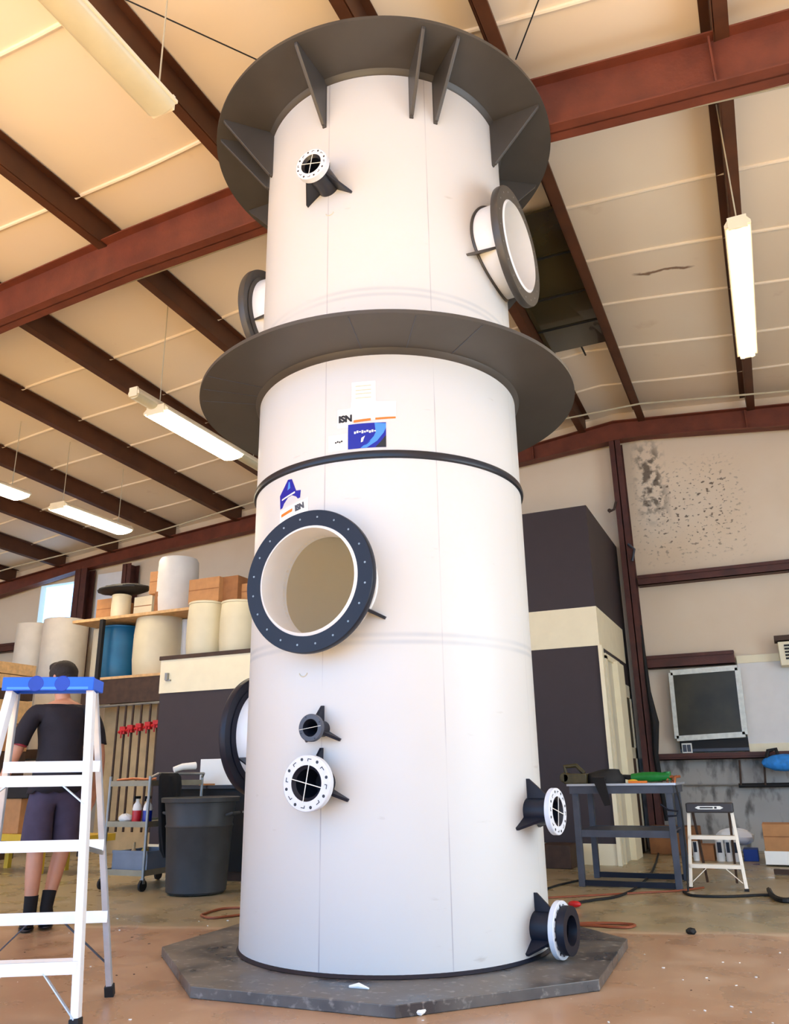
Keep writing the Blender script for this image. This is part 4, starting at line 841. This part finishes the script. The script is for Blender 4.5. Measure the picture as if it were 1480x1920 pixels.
# small step ladder
sl = thing('small_step_ladder', (-.65, 8.9, 0), 'small white step ladder with a black cap near the end wall', 'ladder'); slm = mat('ivory_ladder_enamel', rgb(250, 236, 214), .4, var=.03)
A = [(-.862, 8.87, .74), (-.915, 8.74, .02)]; B = [(-.478, 8.87, .74), (-.428, 8.74, .02)]
for s in (A, B):
    MB().bar(s[0], s[1], .03, .04).build('front_rail', slm, sl, bevel=.003); MB().bar(s[1], (s[1][0], s[1][1], 0), .04, .05).build('foot', rubber, sl)
for s, q in (((-.84, 8.92, .72), (-.80, 9.2, .02)), ((-.50, 8.92, .72), (-.53, 9.2, .02))):
    MB().bar(s, q, .022, .03).build('rear_rail', wood_d, sl)
for z in (.465, .215):
    k = 1-z/.74; xa, xb, y = -.862-.053*k, -.478+.05*k, 8.87-.13*k
    b = MB(); b.box(xa, xb, y-.03, y+.07, z-.006, z+.006); b.box(xa, xb, y-.034, y-.028, z-.028, z+.006); st = b.build('step', slm, sl)
    if z < .3:
        MB().bar((xa+.14, y-.03, z-.03), (xa+.01, y-.055, .07), .018, .006, (0, 1, 0)).build('knee_brace', slm, st); MB().bar((xb-.14, y-.03, z-.03), (xb-.01, y-.055, .07), .018, .006, (0, 1, 0)).build('knee_brace', slm, st)
cp = MB().box(-.885, -.455, 8.80, 8.97, .675, .765).build('top_cap', mat('dark_grey_cap_plastic', rgb(58, 54, 56), .5), sl, bevel=.012)
b = MB(); b.plate([(-.80, 8.798, .722), (-.77, 8.798, .737), (-.57, 8.798, .737), (-.54, 8.798, .722), (-.57, 8.798, .707), (-.77, 8.798, .707)], (0, 1, 0), .002); b.build('badge', paper, cp)
b = MB(); b.box(-.755, -.635, 8.796, 8.797, .716, .729); b.box(-.622, -.60, 8.796, 8.797, .714, .731); b.build('badge_print', ink, cp)
# end wall fittings
wn = thing('framed_window', (-.84, 12.95, 1.54), 'aluminium framed window leaning on the end wall girt', 'window')
q = [at(1258, 1262, 12.84), at(1383, 1252, 12.84), at(1398, 1377, 12.84), at(1270, 1385, 12.84)]
for i in range(4):
    p0, p1 = q[i], q[(i+1) % 4]; MB().bar(p0, p1, .075 if i != 3 else .06, .05, (0, 1, 0) if 0 else ((p1-p0).cross(Vector((0, 1, 0))))).build('frame_bar', mat('weathered_aluminium', rgb(216, 216, 204), .45, metal=.2, var=.12, scale=20) if i == 0 else bpy.data.materials['weathered_aluminium'], wn)
MB().plate(q, (0, 1, 0), .01).build('pane', glass_dk, wn)
bo = [at(1375, 1265, 12.80)]
bl_ = thing('recess_shade_board', (-.85, 12.9, 1.33), 'black board painting the shade of a recess under the framed window', 'recess'); MB().box(-1.27, -.34, 12.88, 13.04, 1.325, 1.50).build('dark_board', rubber, bl_); MB().box(-1.27, -.34, 12.87, 12.88, 1.33, 1.37).build('ledge', grey_steel, bl_)  # solid black board, its colour stands for the shade in a recess
wp = thing('white_wall_panel', (.4, 12.95, 1.29), 'white painted plywood panel right of the framed window', 'panel'); MB().box(-.34, 1.5, 12.93, 13.04, 1.31, 2.66).build('sheet', mat('white_painted_ply', rgb(228, 224, 218), .6, var=.03), wp); MB().box(-.34, 1.5, 12.915, 12.93, 2.55, 2.66).build('top_batten', cream, wp); MB().box(-.34, 1.5, 12.915, 12.93, 1.31, 1.42).build('bottom_batten', cream, wp)
ac = thing('air_conditioner', (.6, 12.8, 2.43), 'cream wall air conditioner with dark louvres at the right edge', 'air conditioner'); MB().box(.235, .95, 12.62, 12.915, 2.45, 2.78).build('case', cream, ac, bevel=.01)
for k in range(5): MB().box(.31, .9, 12.605, 12.622, 2.53+k*.045, 2.555+k*.045).build('louvre', rubber, ac)
MB().box(.2, 1.0, 12.62, 12.93, 2.80, 2.87).build('wooden_board', wood_d, ac)
MBp = MB().tube([(-1.3, 12.98, .87), (-.35, 12.98, .865)], .012, 8); tag(MBp.build('wall_pipe', steel_l), 'thin pale pipe along the sooty lower wall', 'pipe')
tag(MB().tube([(-.55, 12.93, .86), (XR-.1, 12.93, .88)], .03, 10).build('dark_wall_pipe', rubber), 'thick dark pipe along the lower wall at right', 'pipe')
for px, lb in ((1387, 'rusty hanging rod left of the blue bag'), (1433, 'rusty hanging rod behind the blue bag')):
    a, c = at(px, 1425, 12.85), at(px+3, 1472, 12.85); tag(MB().tube([a, c], .014, 8).build('hanging_rod', wood_d), lb, 'rod', 'rods hanging from the dark girt')
c = at(1289, 1411, 12.8); fb = thing('small_white_cube', (c.x, 12.8, 1.312), 'small white caged fan on the dark girt below the window', 'fan'); MB().box(c.x-.07, c.x+.07, 12.84, 12.90, 1.312, 1.45).build('case', paper, fb, bevel=.006)
for k in range(2): MB().box(c.x-.055+k*.06, c.x-.005+k*.06, 12.832, 12.84, 1.33, 1.43).build('grille', grey_steel, fb)
b = MB(); c = at(1462, 1430, 12.7); b.ell((c.x+.05, 12.7, c.z), .27, .10, .11, 14, jit=.04); bg = b.build('blue_bag', blue_cloth); tag(bg, 'bright blue bag hanging at the right edge', 'bag')
MB().tube([(c.x-.15, 12.7, c.z+.06), (c.x-.12, 12.72, c.z+.16), (c.x-.02, 12.72, c.z+.18), (c.x+.0, 12.7, c.z+.06)], .028, 8).build('strap', rubber, bg)
b = MB(); c = at(1148, 960, 12.75); b.tube([(-1.78, 12.7, c.z+.15), at(1152, 955, 12.72), at(1142, 960, 12.7)], .02, 8); b.ell(at(1143, 957, 12.7), .03, .03, .03, 8); tag(b.build('conduit_hook', wood_d), 'bent dark hook on the column above the office', 'hook')
tag(MB().tube([at(1178, 1020, 12.7), at(1190, 1030, 12.7), at(1186, 1052, 12.7)], .02, 8).build('cable_loop', grey_steel), 'grey cable loop strapped to the column', 'cable')
b = MB(); b.tube([(-1.62, 12.75, 3.2), (-1.60, 12.70, 2.2), (-1.56, 12.68, 1.75), (-1.60, 12.68, 1.3), (-1.55, 12.7, .4)], [.02, .03, .06, .04, .03], 10); tag(b.build('hanging_hoses', rubber), 'dark bundle of hoses hanging along the column', 'hose')
# boxes at the foot of the wall
pbox('white_box', 1437, 1500, 1597, 1621, 11.0, .45, paper, 'white carton on the floor at the right edge', zb=.02, flap=False)
pbox('cardboard_box', 1436, 1500, 1546, 1596, 11.0, .45, card, 'brown box stacked on the white carton at the right edge', zb=.165)
pbox('blue_box', 1396, 1421, 1593, 1613, 11.55, .3, mat('deep_blue_carton', rgb(18, 60, 150), .5), 'deep blue box on the floor behind the small ladder', zb=0, flap=False)
tag(MB().ell((-.62, 11.7, .27), .22, .12, .10, 12, jit=.08).build('plastic_bag', white_pp), 'crumpled white plastic bag on top of the blue box', 'bag')
for i, (x0, x1, yt, lb) in enumerate(((1297, 1309, 1577, 'narrow white can seen through the left of the small ladder'), (1340, 1356, 1574, 'white can with dark print left of the pair'), (1358, 1370, 1574, 'middle white can behind the small ladder'), (1371, 1386, 1576, 'right white can behind the small ladder'))):
    a, c = at(x0, yt, 11.5), at(x1, yt, 11.5); r_ = (c.x-a.x)/2
    o = thing('white_can', ((a.x+c.x)/2, 11.5, 0), lb, 'can', 'white cans by the end wall'); MB().lathe([(0, 0), (r_, 0), (r_, a.z-.02), (r_*1.03, a.z-.01), (r_*.9, a.z), (0, a.z)], ((a.x+c.x)/2, 11.5, 0), n=28).build('can_body', drum_g, o)
    MB().box((a.x+c.x)/2-r_*.5, (a.x+c.x)/2+r_*.5, 11.5-r_*1.02, 11.5-r_*.8, .1, .22).build('print', navy, o)
pbox('cardboard_box', 1311, 1338, 1585, 1610, 11.5, .3, card_d, 'low brown box between the white cans', zb=0, flap=False)
tag(MB().box(-2.72, -2.35, 10.1, 10.5, 0, .26).build('dark_crate', wood_d, bevel=.01), 'low dark crate beside the tower at the office wall', 'crate')
tag(MB().box(-1.75, -1.1, 12.2, 12.6, 0, .35).build('junk_crate', card_d, bevel=.01), 'brown crate at the foot of the column behind the bench', 'crate')
tag(MB().bar((-.20, 10.2, .03), (.9, 10.0, .03), .06, .05, (0, 1, 0)).build('floor_plank', wood_d), 'dark plank on the floor in front of the white carton', 'plank')
# cords on the floor
def cord(px, m, label, r=.011, name='extension_cord'):
    pts = [flo(x, y, r) for x, y in px]; P_ = []
    for i in range(len(pts)-1):
        p0, p1, p2, p3 = pts[max(i-1, 0)], pts[i], pts[i+1], pts[min(i+2, len(pts)-1)]
        for k in range(6):
            t = k/6; P_.append(.5*((2*p1)+(-p0+p2)*t+(2*p0-5*p1+4*p2-p3)*t*t+(-p0+3*p1-3*p2+p3)*t**3))
    P_.append(pts[-1]); return tag(MB().tube(P_, r, 6).build(name, m), label, 'cord')
cord([(1010, 1738), (1080, 1732), (1140, 1731), (1184, 1733), (1190, 1736), (1170, 1739), (1120, 1736), (1085, 1734)], orange, 'orange cord loop on the floor right of the lower nozzle', .010)
cord([(1015, 1684), (1090, 1680), (1200, 1674), (1275, 1670), (1320, 1664)], orange, 'orange cord running under the steel workbench', .009)
cord([(455, 1702), (415, 1704), (385, 1713), (378, 1717), (400, 1721), (455, 1715)], orange, 'orange cord loop left of the tower', .010)
cord([(1010, 1672), (1045, 1660), (1090, 1650)], rubber, 'short black cord left of the workbench leg', .01)
cd = cord([(1075, 1694), (1110, 1688), (1160, 1680), (1200, 1660), (1225, 1630), (1235, 1600)], rubber, 'black cord with an orange plug trailing from the bench', .012)
tag(MB().ell(flo(1078, 1695, .03), .055, .03, .025, 10).build('orange_plug', red_pl), 'red orange plug lying at the end of the black cord', 'plug')
cord([(1282, 1672), (1300, 1679), (1360, 1681), (1440, 1678), (1455, 1684), (1480, 1690), (1540, 1692)], rubber, 'black cord passing in front of the small ladder', .012)
cord([(1442, 1668), (1450, 1680), (1470, 1688), (1500, 1686)], rubber, 'thick black hose end at the right edge', .022, 'hose')
tag(MB().ell(flo(1296, 1746, .018), .035, .03, .02, 8, jit=.2).build('black_lump', rubber), 'small black lump on the floor at right', 'debris')
b = MB(); c = flo(780, 1897, .012); b.tube([c+Vector((-.06, .02, .0)), c+Vector((-.02, -.02, .01)), c+Vector((.03, -.01, 0)), c+Vector((.05, .03, .01)), c+Vector((0, .03, .02))], [.006, .014, .012, .008, .004], 8); tag(b.build('plastic_curl', paper), 'white plastic shaving in front of the base plate', 'shaving')
b = MB(); c = flo(655, 1850, .06); b.tube([c, c+Vector((.05, .01, .006)), c+Vector((.11, 0, 0))], [.006, .014, .004], 8); tag(b.build('plastic_curl', paper), 'white plastic shaving on the base plate', 'shaving')
b = MB()
for k in range(150):
    x, y = random.uniform(-5.2, .6), random.uniform(2.6, 6.0)
    if math.hypot(x-TX, y-TY) < 1.5: continue
    s = random.uniform(.003, .008); b.obox((x, y, s*.3), (1, random.uniform(-1, 1), 0), (random.uniform(-1, 1), -1, 0), (0, 0, 1), s, s*.5, s*.3, random.choice((0, 0, 1)))
tag(b.build('floor_chips', [paper, wood_d]), 'tiny pale and dark chips scattered over the concrete floor', 'debris', kind='stuff')
for o in bpy.data.objects:
    if '_o' in o: del o['_o']
